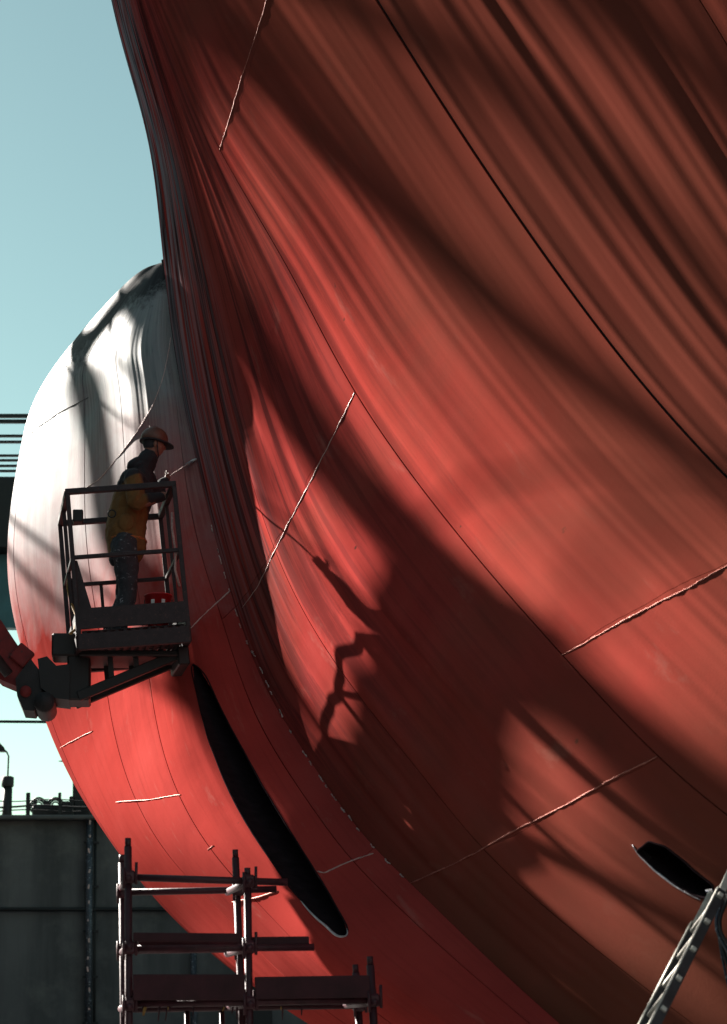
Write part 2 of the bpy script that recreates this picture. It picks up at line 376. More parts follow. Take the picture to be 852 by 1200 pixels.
def densify(pts, step, closed=False, lin=False):
    pts = np.asarray(pts, float)
    if closed: pts = np.vstack([pts, pts[:1]])
    t = np.r_[0, np.cumsum(np.linalg.norm(np.diff(pts, axis=0), axis=1))]
    if len(pts) > 2 and not closed and not lin: return cspline(t, pts, np.linspace(0, t[-1], max(3, int(t[-1] / step))))
    if closed:
        e = 3; P = np.vstack([pts[-1 - e:-1], pts, pts[1:1 + e]]); tt = np.r_[0, np.cumsum(np.linalg.norm(np.diff(P, axis=0), axis=1))]
        return cspline(tt, P, np.linspace(tt[e], tt[-1 - e], max(8, int(t[-1] / step)), endpoint=False))
    q = np.linspace(0, t[-1], max(2, int(t[-1] / step)))
    return np.stack([np.interp(q, t, pts[:, k]) for k in range(pts.shape[1])], 1)

ship = empty('ship', tuple(pix(276, 712, 16.9 * KS) * [1, 1, 0]))
prop(ship, 'red hull of a ship in dry dock, with pale glare-painted bulbous bow and thruster opening', 'ship')
SEA = [(746,998),(761,986),(781,993),(836,1038),(834,1054),(812,1050),(776,1027)]
THR = [(226,777),(233,782),(250,811),(275,861),(305,916),(335,966),(360,1006),(385,1046),(403,1078),(408,1096),(400,1099),(385,1088),(350,1052),(320,1012),(288,964),(261,910),(240,852),(228,803)]
GAP = .006
STR_V = [0, 1.0, 2.6, 5.6, 9.0, 13.0, 16.5]
BUTT = [[2.0, 3.5], [2.0, 3.5], [1.0, 3.0], [], [], []]
def hull_disp(tq, vq, d=0.0):
    P = hull_at(tq, vq)
    T_, V_ = np.meshgrid(tq, vq, indexing='ij'); f = np.clip(V_ / .25, 0, 1)
    return P + normals_hull(P) * (ripple(tq, vq) * f + d)[..., None]
def normals_hull(P):
    n = normals(P); return n * np.sign((n * (CAM - P)).sum(-1).mean())
# a dark backing skin just behind the plating shows in the open seams
tq = np.linspace(-.6, 5, 160); vq = np.linspace(0.02, 16.5, 130)
P = hull_disp(tq, vq, -.035)
T_, V_ = np.meshgrid(tq, vq, indexing='ij'); back_keep = ~near(SEA, proj(P))[:-1, :-1]
link('hull_framing', grid_mesh('hull_framing', P, np.stack([T_, V_], -1), keep=back_keep), M['gap'], ship)
NT, NV = 75, 40
for c in range(6):
    bt = [-.6] + BUTT[c] + [5.0]; v0, v1 = STR_V[c], STR_V[c + 1]; w_ = 6.5 if c else 1.0
    for t0, t1 in zip(bt, bt[1:]):
        e = .0007
        fine = (c == 1 and t0 == 3.5)
        tq = np.linspace(t0 + e, t1 - e, int(max(30, (t1 - t0) * (170 if fine else NT)))); ga, gb = ((.004, .005), (.005, .006), (.006, .020), (.020, .006), (.006, .006), (.006, .006))[c]
        vq = np.linspace(v0 + ga, v1 - gb, int((v1 - v0) * (90 if fine else NV if c < 4 else 16)) + 4)
        P = hull_disp(tq, vq); T_, V_ = np.meshgrid(tq, vq, indexing='ij')
        keep = None
        if fine: Q = proj((P[:-1, :-1] + P[1:, 1:]) / 2); keep = ~inside(SEA, Q)
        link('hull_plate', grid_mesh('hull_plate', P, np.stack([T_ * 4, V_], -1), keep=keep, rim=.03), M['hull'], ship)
# starboard side, mirrored, closes the body
tq = np.linspace(-.6, 5, 90); vq = np.linspace(0, 2.6, 20); P = mirror(hull_at(tq, vq)); T_, V_ = np.meshgrid(tq, vq, indexing='ij')
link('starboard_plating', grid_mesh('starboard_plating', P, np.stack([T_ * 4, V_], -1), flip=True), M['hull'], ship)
# rounded stem bar between both sides
st_t = np.linspace(-.6, 1.32, 60); Cc = hull_at(st_t, [0, .03])[:, 0]; Cm = mirror(Cc)
arc = []
for a in np.linspace(0, 1, 9):
    mid = Cc * (1 - a) + Cm * a; bul = math.sin(a * math.pi) * .5 * np.linalg.norm(Cm - Cc, axis=1)
    mid[:, :2] += AXF * bul[:, None] * 1.0; arc.append(mid)
arc = np.stack(arc, 1); A_, B_ = np.meshgrid(st_t, np.linspace(0, 1, 9), indexing='ij')
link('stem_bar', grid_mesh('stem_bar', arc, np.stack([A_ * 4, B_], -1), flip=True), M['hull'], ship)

# bulb plating
def bulb_disp(sq, vq, d=0.0):
    P = bulb_at(sq, vq); n = -normals(P)
    S_, V_ = np.meshgrid(sq, vq, indexing='ij')
    edge = np.clip(V_ / .8, 0, 1) * np.clip(S_ / 1.2, 0, 1)
    return P + n * ((ripple(sq * .5, vq, 71, .65) * edge) + d)[..., None]
sq = np.linspace(0, 11, 120); vq = np.linspace(0, 15.6, 150); P = bulb_disp(sq, vq, -.03); S_, V_ = np.meshgrid(sq, vq, indexing='ij')
link('bulb_framing', grid_mesh('bulb_framing', P, np.stack([S_, V_], -1), flip=True, keep=~near(THR, proj(P))[:-1, :-1] | (V_[:-1, :-1] > 6)), M['gap'], ship)
for v0, v1, rings in ((0, .55, [0, 5, 8, 11]), (.55, 3.0, [0, 11]), (3.0, 4.5, [0, 11]), (4.5, 6.2, [0, 11]), (6.2, 9.4, [0, 11]), (9.4, 15.6, [0, 11])):
    for s0, s1 in zip(rings, rings[1:]):
        fine = (v0 == .55); e = .004; gv = .010 if v0 else .0
        sq = np.linspace(s0 + (e if s0 else 0), s1 - e, int((s1 - s0) * (80 if fine else 24)) + 3)
        vq = np.linspace(v0 + gv, v1 - .010, int((v1 - v0) * (90 if fine else 24)) + 4)
        P = bulb_disp(sq, vq); S_, V_ = np.meshgrid(sq, vq, indexing='ij'); keep = None
        if fine: keep = ~inside(THR, proj((P[:-1, :-1] + P[1:, 1:]) / 2))
        link('bulb_plate', grid_mesh('bulb_plate', P, np.stack([S_ * 1.6, V_], -1), flip=True, keep=keep, rim=.03), M['bulb'], ship)

# dense lookup tables: pixel -> point and normal on the built surface
_t = np.linspace(-.5, 4.9, 900); _v = np.linspace(0, 8.8, 700); HP = hull_disp(_t, _v); HN = normals_hull(HP); HQ = proj(HP)
_s = np.linspace(0, 10.8, 500); _w = np.linspace(0, 6.6, 300); BP = bulb_disp(_s, _w); BN = -normals(BP); BQ = proj(BP)
def snap(pts, bulb=False, lift=0.0):
    Pq, Nq, Q = (BP, BN, BQ) if bulb else (HP, HN, HQ); out = []; nn = []
    for p in pts:
        d = ((Q - np.asarray(p)) ** 2).sum(-1); k = np.unravel_index(np.argmin(d), d.shape); out.append(Pq[k] + Nq[k] * lift); nn.append(Nq[k])
    return np.array(out), np.array(nn)
def bead(pts, r, mat, name='weld_bead', bulb=False, seed=0, rough=.5, parent=None, step=2.5):
    q = densify(pts, step) if len(pts) > 2 else densify(pts, step)
    P, n_ = snap(q, bulb, r * .35); g = random.Random(seed)
    for _ in range(6): P[1:-1] = (P[:-2] + 2 * P[1:-1] + P[2:]) / 4
    rs = [r * (1 + rough * (g.random() * 2 - 1)) for _ in P]; rs = [(rs[max(i - 1, 0)] + rs[i] + rs[min(i + 1, len(rs) - 1)]) / 3 for i in range(len(rs))]; rs[0] *= .4; rs[-1] *= .4
    P = P + np.array([[g.uniform(-1, 1) * r * rough * .45 for _ in range(3)] for _ in P])
    return MB().tube(P, rs, 6).build(name, mat, parent or ship, True)
# transverse weld beads on the hull
bead([(315,-10),(300,42),(282,95),(268,142),(257,176)], .0042, M['weld'], seed=1, rough=.35)
bead([(416,460),(390,512),(360,572),(325,640),(300,690),(284,712)], .004, M['weldpale'], seed=2, rough=.5)
bead([(860,658),(800,692),(740,722),(700,745),(659,768)], .0048, M['weld'], seed=3, rough=.55)
bead([(771,887),(720,912),(660,945),(600,975),(567,994),(520,1018),(481,1035)], .0042, M['weld'], seed=4, rough=.5)
bead([(270,692),(255,706),(238,722),(219,741)], .006, M['weldpale'], bulb=True, seed=5, rough=.6)
bead([(437,1000),(410,1010),(390,1019),(376,1023),(372,1020)], .005, M['weldpale'], bulb=True, seed=6, rough=.7)
bead([(70,877),(84,869),(109,857)], .006, M['weld'], bulb=True, seed=7, rough=.5)
bead([(136,940),(175,937),(212,931)], .005, M['weld'], bulb=True, seed=8, rough=.5)
bead([(243,995),(250,990)], .006, M['weld'], bulb=True, seed=9)
bead([(272,1057),(300,1052),(326,1044)], .006, M['weld'], bulb=True, seed=10)
bead([(86,577),(110,566),(135,540),(160,507),(182,468),(194,430),(200,395)], .005, M['weldpale'], bulb=True, seed=11, rough=.4)
bead([(25,517),(60,490),(104,466)], .004, M['gap'], bulb=True, seed=12, rough=.6)
# short bright stitch welds along the crease
g = random.Random(5)
cr = densify([(228,560),(240,620),(262,680),(290,748),(312,795),(334,843),(352,873),(371,903),(393,934),(415,964),(437,993),(456,1022),(476,1047)], 1.0)
k = 60
while k < len(cr) - 14:
    n_ = g.randint(4, 11); seg = cr[k:k + n_] + np.array([g.uniform(-2.5, .5), 0])
    P, _ = snap(seg, False, .012)
    MB().tube(P + np.array([[g.uniform(-.004, .004) for _ in range(3)] for _ in P]), [.0055 * g.uniform(.5, 1.4) for _ in P], 5).build('stitch_weld', M['weldpale'], ship, True)
    k += n_ + g.randint(3, 24)
# thruster tunnel and sea chest: ring, then a dark tube running into the ship
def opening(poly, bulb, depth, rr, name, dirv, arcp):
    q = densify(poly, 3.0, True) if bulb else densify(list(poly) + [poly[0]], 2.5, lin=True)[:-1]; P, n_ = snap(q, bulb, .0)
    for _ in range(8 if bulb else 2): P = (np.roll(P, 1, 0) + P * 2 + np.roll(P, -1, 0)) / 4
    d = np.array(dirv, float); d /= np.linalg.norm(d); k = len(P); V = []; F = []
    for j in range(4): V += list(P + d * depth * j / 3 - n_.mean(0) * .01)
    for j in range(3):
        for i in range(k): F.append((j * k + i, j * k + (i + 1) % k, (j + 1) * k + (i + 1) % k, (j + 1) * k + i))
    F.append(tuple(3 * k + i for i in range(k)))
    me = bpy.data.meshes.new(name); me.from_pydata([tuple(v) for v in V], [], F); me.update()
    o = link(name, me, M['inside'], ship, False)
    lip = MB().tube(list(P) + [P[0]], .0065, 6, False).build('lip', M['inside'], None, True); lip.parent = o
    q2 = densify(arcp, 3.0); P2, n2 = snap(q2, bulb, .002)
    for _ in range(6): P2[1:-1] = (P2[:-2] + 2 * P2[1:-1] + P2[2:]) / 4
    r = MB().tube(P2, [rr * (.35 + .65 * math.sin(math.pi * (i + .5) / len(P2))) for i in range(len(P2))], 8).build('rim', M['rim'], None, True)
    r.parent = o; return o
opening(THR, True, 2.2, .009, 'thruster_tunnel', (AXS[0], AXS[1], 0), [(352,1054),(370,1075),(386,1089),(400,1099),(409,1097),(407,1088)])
opening(SEA, False, .9, .007, 'sea_chest', (AXS[0], AXS[1], 0.2), [(741,990),(747,1000),(760,1013),(784,1033),(808,1048),(822,1054)])
# ------------------------------------------------------------------ dock
def sheet(name, x0, x1, y0, y1, z, mat):
    me = bpy.data.meshes.new(name); me.from_pydata([(x0, y0, z), (x1, y0, z), (x1, y1, z), (x0, y1, z)], [], [(0, 1, 2, 3)]); return link(name, me, mat)
M['concrete'] = simple('dock_floor_concrete', (.055, .052, .05), .85, 0, .3, .8, .4)
M['wall'] = simple('dock_wall_concrete', (.115, .112, .115), .9, 0, .22, .35, .3)
_m = M['wall']; _nt = _m.node_tree; _b = _nt.nodes['Principled BSDF']; _g = N(_nt, 'ShaderNodeNewGeometry'); _mp = N(_nt, 'ShaderNodeMapping'); _mp.inputs['Scale'].default_value = (1.2, 1.2, .10)
_nt.links.new(_g.outputs['Position'], _mp.inputs[0]); _src = _b.inputs['Base Color'].links[0].from_socket
_c = mixc(_nt, ramp(_nt, noise(_nt, _mp.outputs[0], 1.0, 7, .65), [(.42, (0, 0, 0)), (.68, (.75, .75, .75))]).outputs[0], _src, (.05, .05, .052))
_c = mixc(_nt, ramp(_nt, noise(_nt, _g.outputs['Position'], .5, 8, .7), [(.5, (0, 0, 0)), (.7, (.6, .6, .6))]).outputs[0], _c, (.20, .195, .185)); _nt.links.new(_c, _b.inputs['Base Color'])
M['quay'] = simple('quay_concrete', (.22, .22, .21), .9, 0, .2, .5, .2)
M['black'] = simple('black_paint', (.005, .005, .006), .6, 0, .3, 8, .1)
M['darksteel'] = simple('dark_weathered_steel', (.018, .016, .018), .65, .2, .4, 14, .3)
M['teal'] = simple('blue_green_cladding', (.035, .11, .13), .6, 0, .15, 2, .1)
M['pipe'] = simple('galvanised_pipe', (.05, .055, .07), .5, .4, .35, 9, .2, wear=(.45, .48, .52))
prop(sheet('ground', -1500, 1500, -1500, 1500, 0, M['concrete']), kind='structure')
WY = 46.0; WT = float(pix(50, 962, WY)[2])
dock = MB(); dock.box((0, WY + 1.0, WT / 2), (130, 2.0, WT)); o = dock.build('dock_wall', M['wall']); prop(o, 'tall dark grey concrete wall closing the dock behind the bow', 'wall')
# coping and slightly proud wall panels with open joints
MB().box((0, WY + .85, WT + .06), (130, 2.5, .12), None, .03).build('coping', M['wall'], o)
# side walls and quays round the dock
q = MB(); q.box((0, WY + 32, WT - .6), (130, 60, 1.0)); prop(q.build('quay_deck', M['quay']), kind='structure')
l = MB(); l.box((-24, 0, WT / 2), (6, 91.9, WT)); prop(l.build('side_wall', M['wall']), 'long grey concrete side wall of the dry dock on the port side', 'wall')
l = MB(); l.box((34, 0, WT / 2), (6, 91.9, WT)); prop(l.build('side_wall', M['wall']), 'long grey concrete side wall of the dry dock beyond the ship', 'wall')

# unseen halls added to block sky light, along the quay and behind the camera
M['hall'] = simple('hall_sheeting', (.10, .10, .105), .8, 0, .15, .6, .1)
for (c, sz, lab, rib) in (((-40, -8, 14), (24, 96, 28 ), 'long dark unseen hall added on the port side quay to block sky light', 'y'), ((5, -62, 14), (110, 20, 28), 'wide dark unseen hall added astern of the dock to block sky light', 'x')):
    h = empty('sky_block_hall', (c[0], c[1], 0)); prop(h, lab, 'building')
    MB().box(c, sz).build('wall', M['hall'], h)
    MB().box((c[0], c[1], sz[2] + .3), (sz[0] + .6, sz[1] + .6, .5)).build('roof', M['darksteel'], h)
    for k in range(6):
        f = (k + .5) / 6 - .5
        if rib == 'y': MB().box((c[0] + sz[0] / 2 + .05, c[1] + f * sz[1], WT + 3), (.15, 6, 5.5)).build('door', M['darksteel'], h)
        else: MB().box((c[0] + f * sz[0], c[1] + sz[1] / 2 + .05, WT + 3), (6, .15, 5.5)).build('door', M['darksteel'], h)
q = MB(); q.box((-39, 0, WT / 2 - .05), (24, 91.9, WT - .1)); prop(q.build('quay_deck', M['quay']), kind='structure')
def wp(px, py, Y=WY - .12): return pix(px, py, Y)
# pipes on the wall
t = empty('wall_pipe', tuple(wp(106, 1150))); prop(t, 'vertical dark cable pipe with pale flecks fixed to the dock wall', 'pipe')
x = wp(105, 1000)[0]; MB().tube([(x, WY - .2, .0), (x, WY - .2, WT * .55), (x, WY - .2, WT + .1)], .10, 10).build('tube', M['pipe'], t, True)
MB().tube([(x + .16, WY - .17, 0), (x + .16, WY - .17, WT + .1)], .035, 8).build('cable', M['black'], t, True)
for k in range(9):
    MB().box((x + .05, WY - .16, .8 + k * 1.2), (.42, .14, .06)).build('bracket', M['darksteel'], t)
for k in range(22):
    z = 1.0 + k * .46 + rng.uniform(-.1, .1)
    MB().box((x + rng.uniform(-.03, .03), WY - .305, z), (.045, .02, rng.uniform(.05, .14)), Matrix.Rotation(rng.uniform(-.4, .4), 3, 'Y')).build('pale_fleck', M['weldpale'], t)  # small pale flecks along the pipe
z = wp(50, 1065)[2]
t = MB(); t.tube([(-30, WY - .16, z), (0, WY - .16, z - .02), (30, WY - .16, z)], .055, 8); prop(t.build('wall_cable', M['black'], None, True), 'thin black horizontal cable running along the dock wall', 'cable')
x2 = wp(227, 1150)[0]; zt = wp(227, 1115)[2]
t = MB(); t.tube([(x2, WY - .17, 0), (x2, WY - .17, zt)], .09, 8); prop(t.build('drain_pipe', M['pipe'], None, True), 'short grey drain pipe low on the dock wall behind the scaffold', 'pipe')

# quay edge furniture (silhouettes against the sky)
def qp(px, py, Y=WY + .6): return pix(px, py, Y)
g0 = WT + .12
lp = empty('lamp_post', (qp(8, 960)[0], WY + .6, g0)); prop(lp, 'stout dark quay pillar carrying a thin bent lamp', 'lamp')
b0 = qp(8, 960); xx = b0[0]; ztop = qp(8, 922)[2]; zcap = qp(8, 911)[2]; zr = qp(8, 886)[2]; zh = qp(0, 880)[2]
MB().lathe((xx, WY + .6, g0), [(.0, 0), (.17, 0), (.14, .2), (.14, ztop - g0), (0, ztop - g0)], 16).build('pillar', M['black'], lp, True)
MB().lathe((xx, WY + .6, ztop), [(0, 0), (.17, 0), (.18, .03), (.18, zcap - ztop), (.12, zcap - ztop + .03), (0, zcap - ztop + .03)], 16).build('cap', M['darksteel'], lp, True)
MB().tube([(xx, WY + .6, zcap), (xx + .01, WY + .6, zr), (xx - .05, WY + .6, zr + .12), (xx - .14, WY + .6, zr + .2)], .025, 8).build('arm', M['darksteel'], lp, True)
MB().poly([(xx - .08, WY + .5, zr + .12), (xx - .12, WY + .5, zr + .24), (xx - .3, WY + .5, zr + .42), (xx - .42, WY + .5, zr + .30), (xx - .24, WY + .5, zr + .12)], (0, .2, 0)).build('lamp_head', M['black'], lp)
rl = empty('quay_railing', (qp(33, 960)[0], WY + .5, g0)); prop(rl, 'thin wire railing along the quay edge above the dock wall', 'railing')
for px_ in (-60, -28, 33, 70, 104, 140, 176, 212, 250):
    X = qp(px_, 950)[0]; MB().box((X, WY + .5, g0 + .37), (.09 if px_ != 33 else .12, .09, .74), None, .01).build('post', M['black'], rl)
for k, (py, r) in enumerate(((938, .016), (945, .03), (950, .018), (957, .016))):
    zz = qp(40, py, WY + .5)[2]; pts = []
    for j in range(40):
        X = qp(-60, 950)[0] + j * .21; pts.append((X, WY + .5, zz + .03 * math.sin(j * .55 + k)))
    MB().tube(pts, r, 6).build('wire', M['black'], rl, True)
mc = empty('winch', (qp(58, 960)[0], WY + 1.1, g0)); prop(mc, 'dark low winch with two hose coils on the quay edge', 'winch')
X0, X1 = qp(37, 950)[0], qp(86, 950)[0]; ztp = qp(60, 946, WY + 1.1)[2]
MB().box(((X0 + X1) / 2, WY + 1.1, (g0 + ztp) / 2), (X1 - X0, .7, ztp - g0), None, .04).build('housing', M['black'], mc)
for cx_ in (45, 65):
    c = qp(cx_, 945, WY + 1.1)
    for rr, th in ((.24, .03), (.18, .028), (.12, .025)):
        MB().tube([(c[0] + rr * math.cos(a), WY + 1.1 + .05 * math.sin(3 * a), c[2] + rr * math.sin(a)) for a in [2 * math.pi * k / 24 for k in range(25)]], th, 6, False).build('hose_coil', M['black'], mc, True)
for cx_, w_, h_ in ((40, .1, .2), (54, .16, .18), (76, .22, .16), (83, .12, .3)):
    MB().box((qp(cx_, 945)[0], WY + 1.1, ztp + h_ / 2), (w_, .3, h_), None, .02).build('fitting', M['darksteel'], mc)
hc = empty('switch_cabinet', (qp(95, 960)[0], WY + 1.4, g0)); prop(hc, 'dark grey cabinet standing on the quay just beside the bulb', 'cabinet')
zz = qp(95, 915, WY + 1.4)[2]; XX = qp(96, 950)[0]
MB().box((XX, WY + 1.4, (g0 + zz) / 2), (.58, .5, zz - g0), None, .02).build('body', M['darksteel'], hc)
MB().box((XX, WY + 1.13, (g0 + zz) / 2), (.46, .03, (zz - g0) * .8), None, .01).build('door', M['black'], hc)
zz2 = qp(70, 892, WY + 1.4)[2]
MB().tube([(XX + .1, WY + 1.4, zz), (XX + .1, WY + 1.4, zz2)], .03, 8).build('mast', M['black'], hc)
MB().poly([(XX + .15, WY + 1.35, zz2 - .07), (XX + .15, WY + 1.35, zz2 + .07), (XX - .35, WY + 1.35, zz2 + .05), (XX - .72, WY + 1.35, zz2), (XX - .35, WY + 1.35, zz2 - .05)], (0, .12, 0)).build('wind_vane', M['black'], hc)

# overhead travelling crane far behind the bulb
GY = 44.0
def gz(py): return float(pix(20, py, GY)[2])
cr_ = empty('gantry_crane', (-16, GY, 0)); prop(cr_, 'black gantry crane girder with stacked railings, partly behind the pale bulb', 'crane')
for py, r in ((487.5, .055), (494, .055), (511, .035), (518, .035), (534, .03), (539.5, .03), (546, .03), (552, .03)):
    z = gz(py); MB().bar((-17, GY, z), (4.0, GY, z), .08, r * 2).build('girder_rail', M['black'], cr_)
z0, z1 = gz(642), gz(558); MB().box((-6.5, GY + .6, (z0 + z1) / 2), (21, 1.2, z1 - z0), None, .04).build('girder', M['black'], cr_)
z2 = gz(730)
for k in range(12): MB().box((-16.1 + k * 1.75, GY + .75, (z2 + z0) / 2), (1.7, .3, z0 - z2 - .02), None, .01).build('cladding_panel', M['teal'], cr_)
for X in (-16.5, 3.5):
    for Y in (GY + .3, GY + .9): MB().box((X, Y + (1 if Y > GY + .5 else -.0), (z1 + 8) / 2 - 4 + 0), (.5, .35, z1 + 8 - 8)).build('leg', M['black'], cr_)
for X in [-17 + 2.1 * k for k in range(11) if not -4.2 < -17 + 2.1 * k < -.4]:
    MB().bar((X, GY, gz(560)), (X, GY, gz(487)), .06, .06).build('rail_post', M['black'], cr_)
t = MB(); z = float(pix(20, 846, 40)[2]); t.tube([(-14, 40, z + .2), (-6, 40, z + .03), (-2, 40, z), (3, 40, z + .05), (9, 40, z + .2)], .035, 6)
prop(t.build('power_cable', M['black'], None, True), 'single black cable stretched across the sky below the basket', 'cable')
for X, nm in ((-14, 'far left'), (9, 'behind hull')):
    p_ = empty('cable_pole', (X, 40, 0)); prop(p_, 'steel pole holding the single stretched cable', 'pole', 'poles of the stretched cable')
    MB().tube([(X, 40, 0), (X, 40, z + .6)], [.14, .09], 10).build('shaft', M['darksteel'], p_, True); MB().bar((X - .3, 40, z + .3), (X + .3, 40, z + .3), .06, .06).build('bracket', M['darksteel'], p_)
# ------------------------------------------------------------------ unseen lines and masts added to cast shadow bands along the shell
E1 = -np.cross([0, 0, 1], SUN); E1 /= np.linalg.norm(E1); E2 = np.cross(E1, SUN); E2 *= np.sign(E2[2])
VALLEY = (36, .15, [(255,680),(290,780),(340,880),(395,975),(445,1050),(500,1110)])
LINES = [VALLEY,   # distance towards the sun, radius, course of the shadow on the shell
 (40, .22, [(165,100),(200,200),(255,330),(320,450),(395,560),(497,660),(605,760),(700,850),(800,945),(860,990)]),
 (40, .13, [(180,150),(222,260),(282,380),(345,470),(418,548),(520,650),(640,760),(740,845),(860,925)]),
 (27, .06, [(300,70),(370,150),(450,230),(530,310),(600,370),(720,470),(845,555)]),
 (27, .06, [(725,0),(788,53),(852,116)]),
 (27, .04, [(600,100),(657,160),(730,227),(790,280),(860,345)]),
 (26, .018, [(300,520),(360,640),(440,770),(530,880),(630,970)]),
 (26, .015, [(318,520),(380,640),(462,770),(555,880),(650,965)]),
 (26, .020, [(480,760),(580,870),(680,960),(780,1040)]),
 (33, .045, [(440,940),(527,1013),(600,1070),(690,1130)]),
 (36, .06, [(540,1060),(620,1115),(690,1165)]),
 (36, .10, [(215,420),(235,520),(262,620),(300,720),(350,820),(420,910),(500,1000),(560,1050)]),
]
M['rope'] = simple('shadow_line_rope', (.05, .045, .04), .8, 0, .3, 20, .3)
MAST = {}; RM = (14.6 * E1 + 40 * SUN)[:2]; LM = (1.5 * E1 + 32 * SUN)[:2]
def sunplane(a, b, S): return a * E1 + b * E2 + S * SUN
for k, (S, r, ab) in enumerate(LINES):
    S *= .88; r *= .88
    P_, _ = snap(densify(ab, 12), k == 0); u_ = np.linspace(-1, 1, len(P_)); a_, b_ = P_ @ E1, P_ @ E2
    dg = 3 if len(P_) > 12 else 2
    u2 = np.linspace(-1, 1, 24); q = np.stack([np.polyval(np.polyfit(u_, a_, dg), u2), np.polyval(np.polyfit(u_, b_, dg), u2)], 1)
    d0 = (q[0] - q[2]); d0 /= np.linalg.norm(d0); d1 = (q[-1] - q[-3]); d1 /= np.linalg.norm(d1)
    # carry the line on, well clear of the ship, to the two masts
    n0 = [(RM, 'r'), q[0] + d0 * 2.2 + np.array([1.2, .9]), q[0] + d0 * 1.2]; n1 = [q[-1] + d1 * .8, q[-1] + d1 * 1.6 + np.array([-.3, .2]), (LM, 'l')]
    mid = [sunplane(*n0[1], S + 10), sunplane(*n0[2], S + 4)] + [sunplane(a, b, S) for a, b in list(q) + n1[:2]]
    zr_ = mid[0][2] + 1.5; zl_ = mid[-1][2] + 1.0
    pts = [np.array([*RM, zr_])] + mid + [np.array([*LM, zl_])]
    o = MB().tube(pts, r, 10).build('shadow_line', M['rope'], None, True)
    prop(o, ('thick dark unseen line added to cast a shadow band on the hull' if r > .12 else 'thin dark unseen line added to cast a shadow streak on the hull'), 'line', 'unseen lines added to cast shadows')
    MAST.setdefault('r', []).append(pts[0]); MAST.setdefault('l', []).append(pts[-1])
for key, c, lab in (('r', RM, 'tall unseen mast added to hold the upper ends of the shadow-casting lines'), ('l', LM, 'tall unseen mast added to hold the lower ends of the shadow-casting lines')):
    P = np.array(MAST[key]); o = empty('shadow_line_mast', (c[0], c[1], 0)); prop(o, lab, 'mast')
    top = P[:, 2].max() + .6
    MB().tube([(c[0], c[1], 0), (c[0], c[1], top)], [.30, .16], 12).build('shaft', M['darksteel'], o, True)
    for p in P: MB().lathe((c[0], c[1], p[2]), [(.2, -.06), (.34, -.06), (.34, .06), (.2, .06)], 12).build('collar', M['darksteel'], o)

# unseen skip and crane, added to put the painter and his basket in shade
pp = [pix(x, y, Y) for x in (124, 202) for y in (500, 690) for Y in (13.7, 14.08)]
a0, a1 = min(p @ E1 for p in pp), max(p @ E1 for p in pp); b0, b1 = min(p @ E2 for p in pp), max(p @ E2 for p in pp)
hc0 = sunplane((a0 + a1) / 2, (b0 + b1) / 2, 30.0); hw, hh = (a1 - a0), (b1 - b0) / math.cos(SUN_EL)
M['skip'] = simple('shade_skip_yellow', (.25, .14, .04), .7, 0, .3, 5, .3, wear=(.12, .05, .03))
sk_ = empty('shade_skip', tuple(hc0 - np.array([0, 0, hh / 2]))); prop(sk_, 'tall rusty yellow unseen skip added to shade the painter', 'skip')
rz = Matrix.Rotation(math.atan2(E1[1], E1[0]), 3, 'Z')
MB().box(hc0, (hw, .35, hh), rz, .04).build('box', M['skip'], sk_)
for k in range(5):
    MB().box(hc0 + E1 * ((k / 4 - .5) * (hw - .1)) - np.array([SUN[0], SUN[1], 0]) * .22, (.06, .06, hh), rz).build('rib', M['skip'], sk_)
hk = hc0 + np.array([0, 0, hh / 2 + 1.6])
for sx_ in (-1, 1):
    for sy_ in (-1, 1): MB().tube([hc0 + E1 * (sx_ * hw * .48) + np.array([SUN[0], SUN[1], 0]) * (sy_ * .15) + np.array([0, 0, hh / 2]), hk], .012, 6).build('sling', M['darksteel'], sk_, True)
tc = empty('shade_skip_crane', (hk[0] - 9, hk[1] + 3, 0)); prop(tc, 'tall unseen tower crane added to carry the shading skip', 'crane')
jz = hk[2] + 9
MB().tube([hk, (hk[0], hk[1], jz)], .02, 6).build('hoist_rope', M['darksteel'], tc, True)
for dx in (-.6, .6):
    for dy in (-.6, .6): MB().bar((hk[0] - 9 + dx, hk[1] + 3 + dy, 0), (hk[0] - 9 + dx, hk[1] + 3 + dy, jz + 1.5), .14, .14).build('tower_leg', M['skip'], tc)
for k in range(14):
    z_ = k * (jz / 14); s_ = 1 if k % 2 else -1
    MB().bar((hk[0] - 9 - .6 * s_, hk[1] + 2.4, z_), (hk[0] - 9 + .6 * s_, hk[1] + 2.4, z_ + jz / 14), .07, .07).build('brace', M['skip'], tc)
MB().bar((hk[0] - 13, hk[1] + 4.35, jz + .3), (hk[0] + .6, hk[1] - .2, jz + .3), .5, .5).build('jib', M['skip'], tc)
MB().box((hk[0] - 13, hk[1] + 4.35, jz - .3), (1.4, 1.4, 1.6)).build('counterweight', M['quay'], tc)
# ------------------------------------------------------------------ boom lift with work basket
M['basket'] = simple('basket_steel', (.022, .012, .015), .6, .1, .4, 18, .25, wear=(.07, .03, .028))
M['boomred'] = simple('boom_red_paint', (.17, .012, .012), .75, 0, .35, 7, .2, wear=(.06, .02, .02))
M['rubber'] = simple('black_rubber', (.015, .015, .015), .8)
M['yellowrope'] = simple('ochre_rope', (.30, .16, .04), .8, 0, .3, 30, .2)
lift = empty('boom_lift', (-9.5, 12.6, 0)); prop(lift, 'red boom lift holding up the dark steel basket with a painter in it', 'boom lift')
BO = pix(92, 738, 13.4); _a = R(3.6)
EX = np.array([math.cos(_a), -.04, math.sin(_a)]); EU = np.array([-math.sin(R(5)), 0, math.cos(R(5))]); EY = np.array([-.11, .99, .0])
BW, BD, BH = .93, .92, 1.24
def bq(x, y, z): return BO + EX * x + EY * y + EU * z
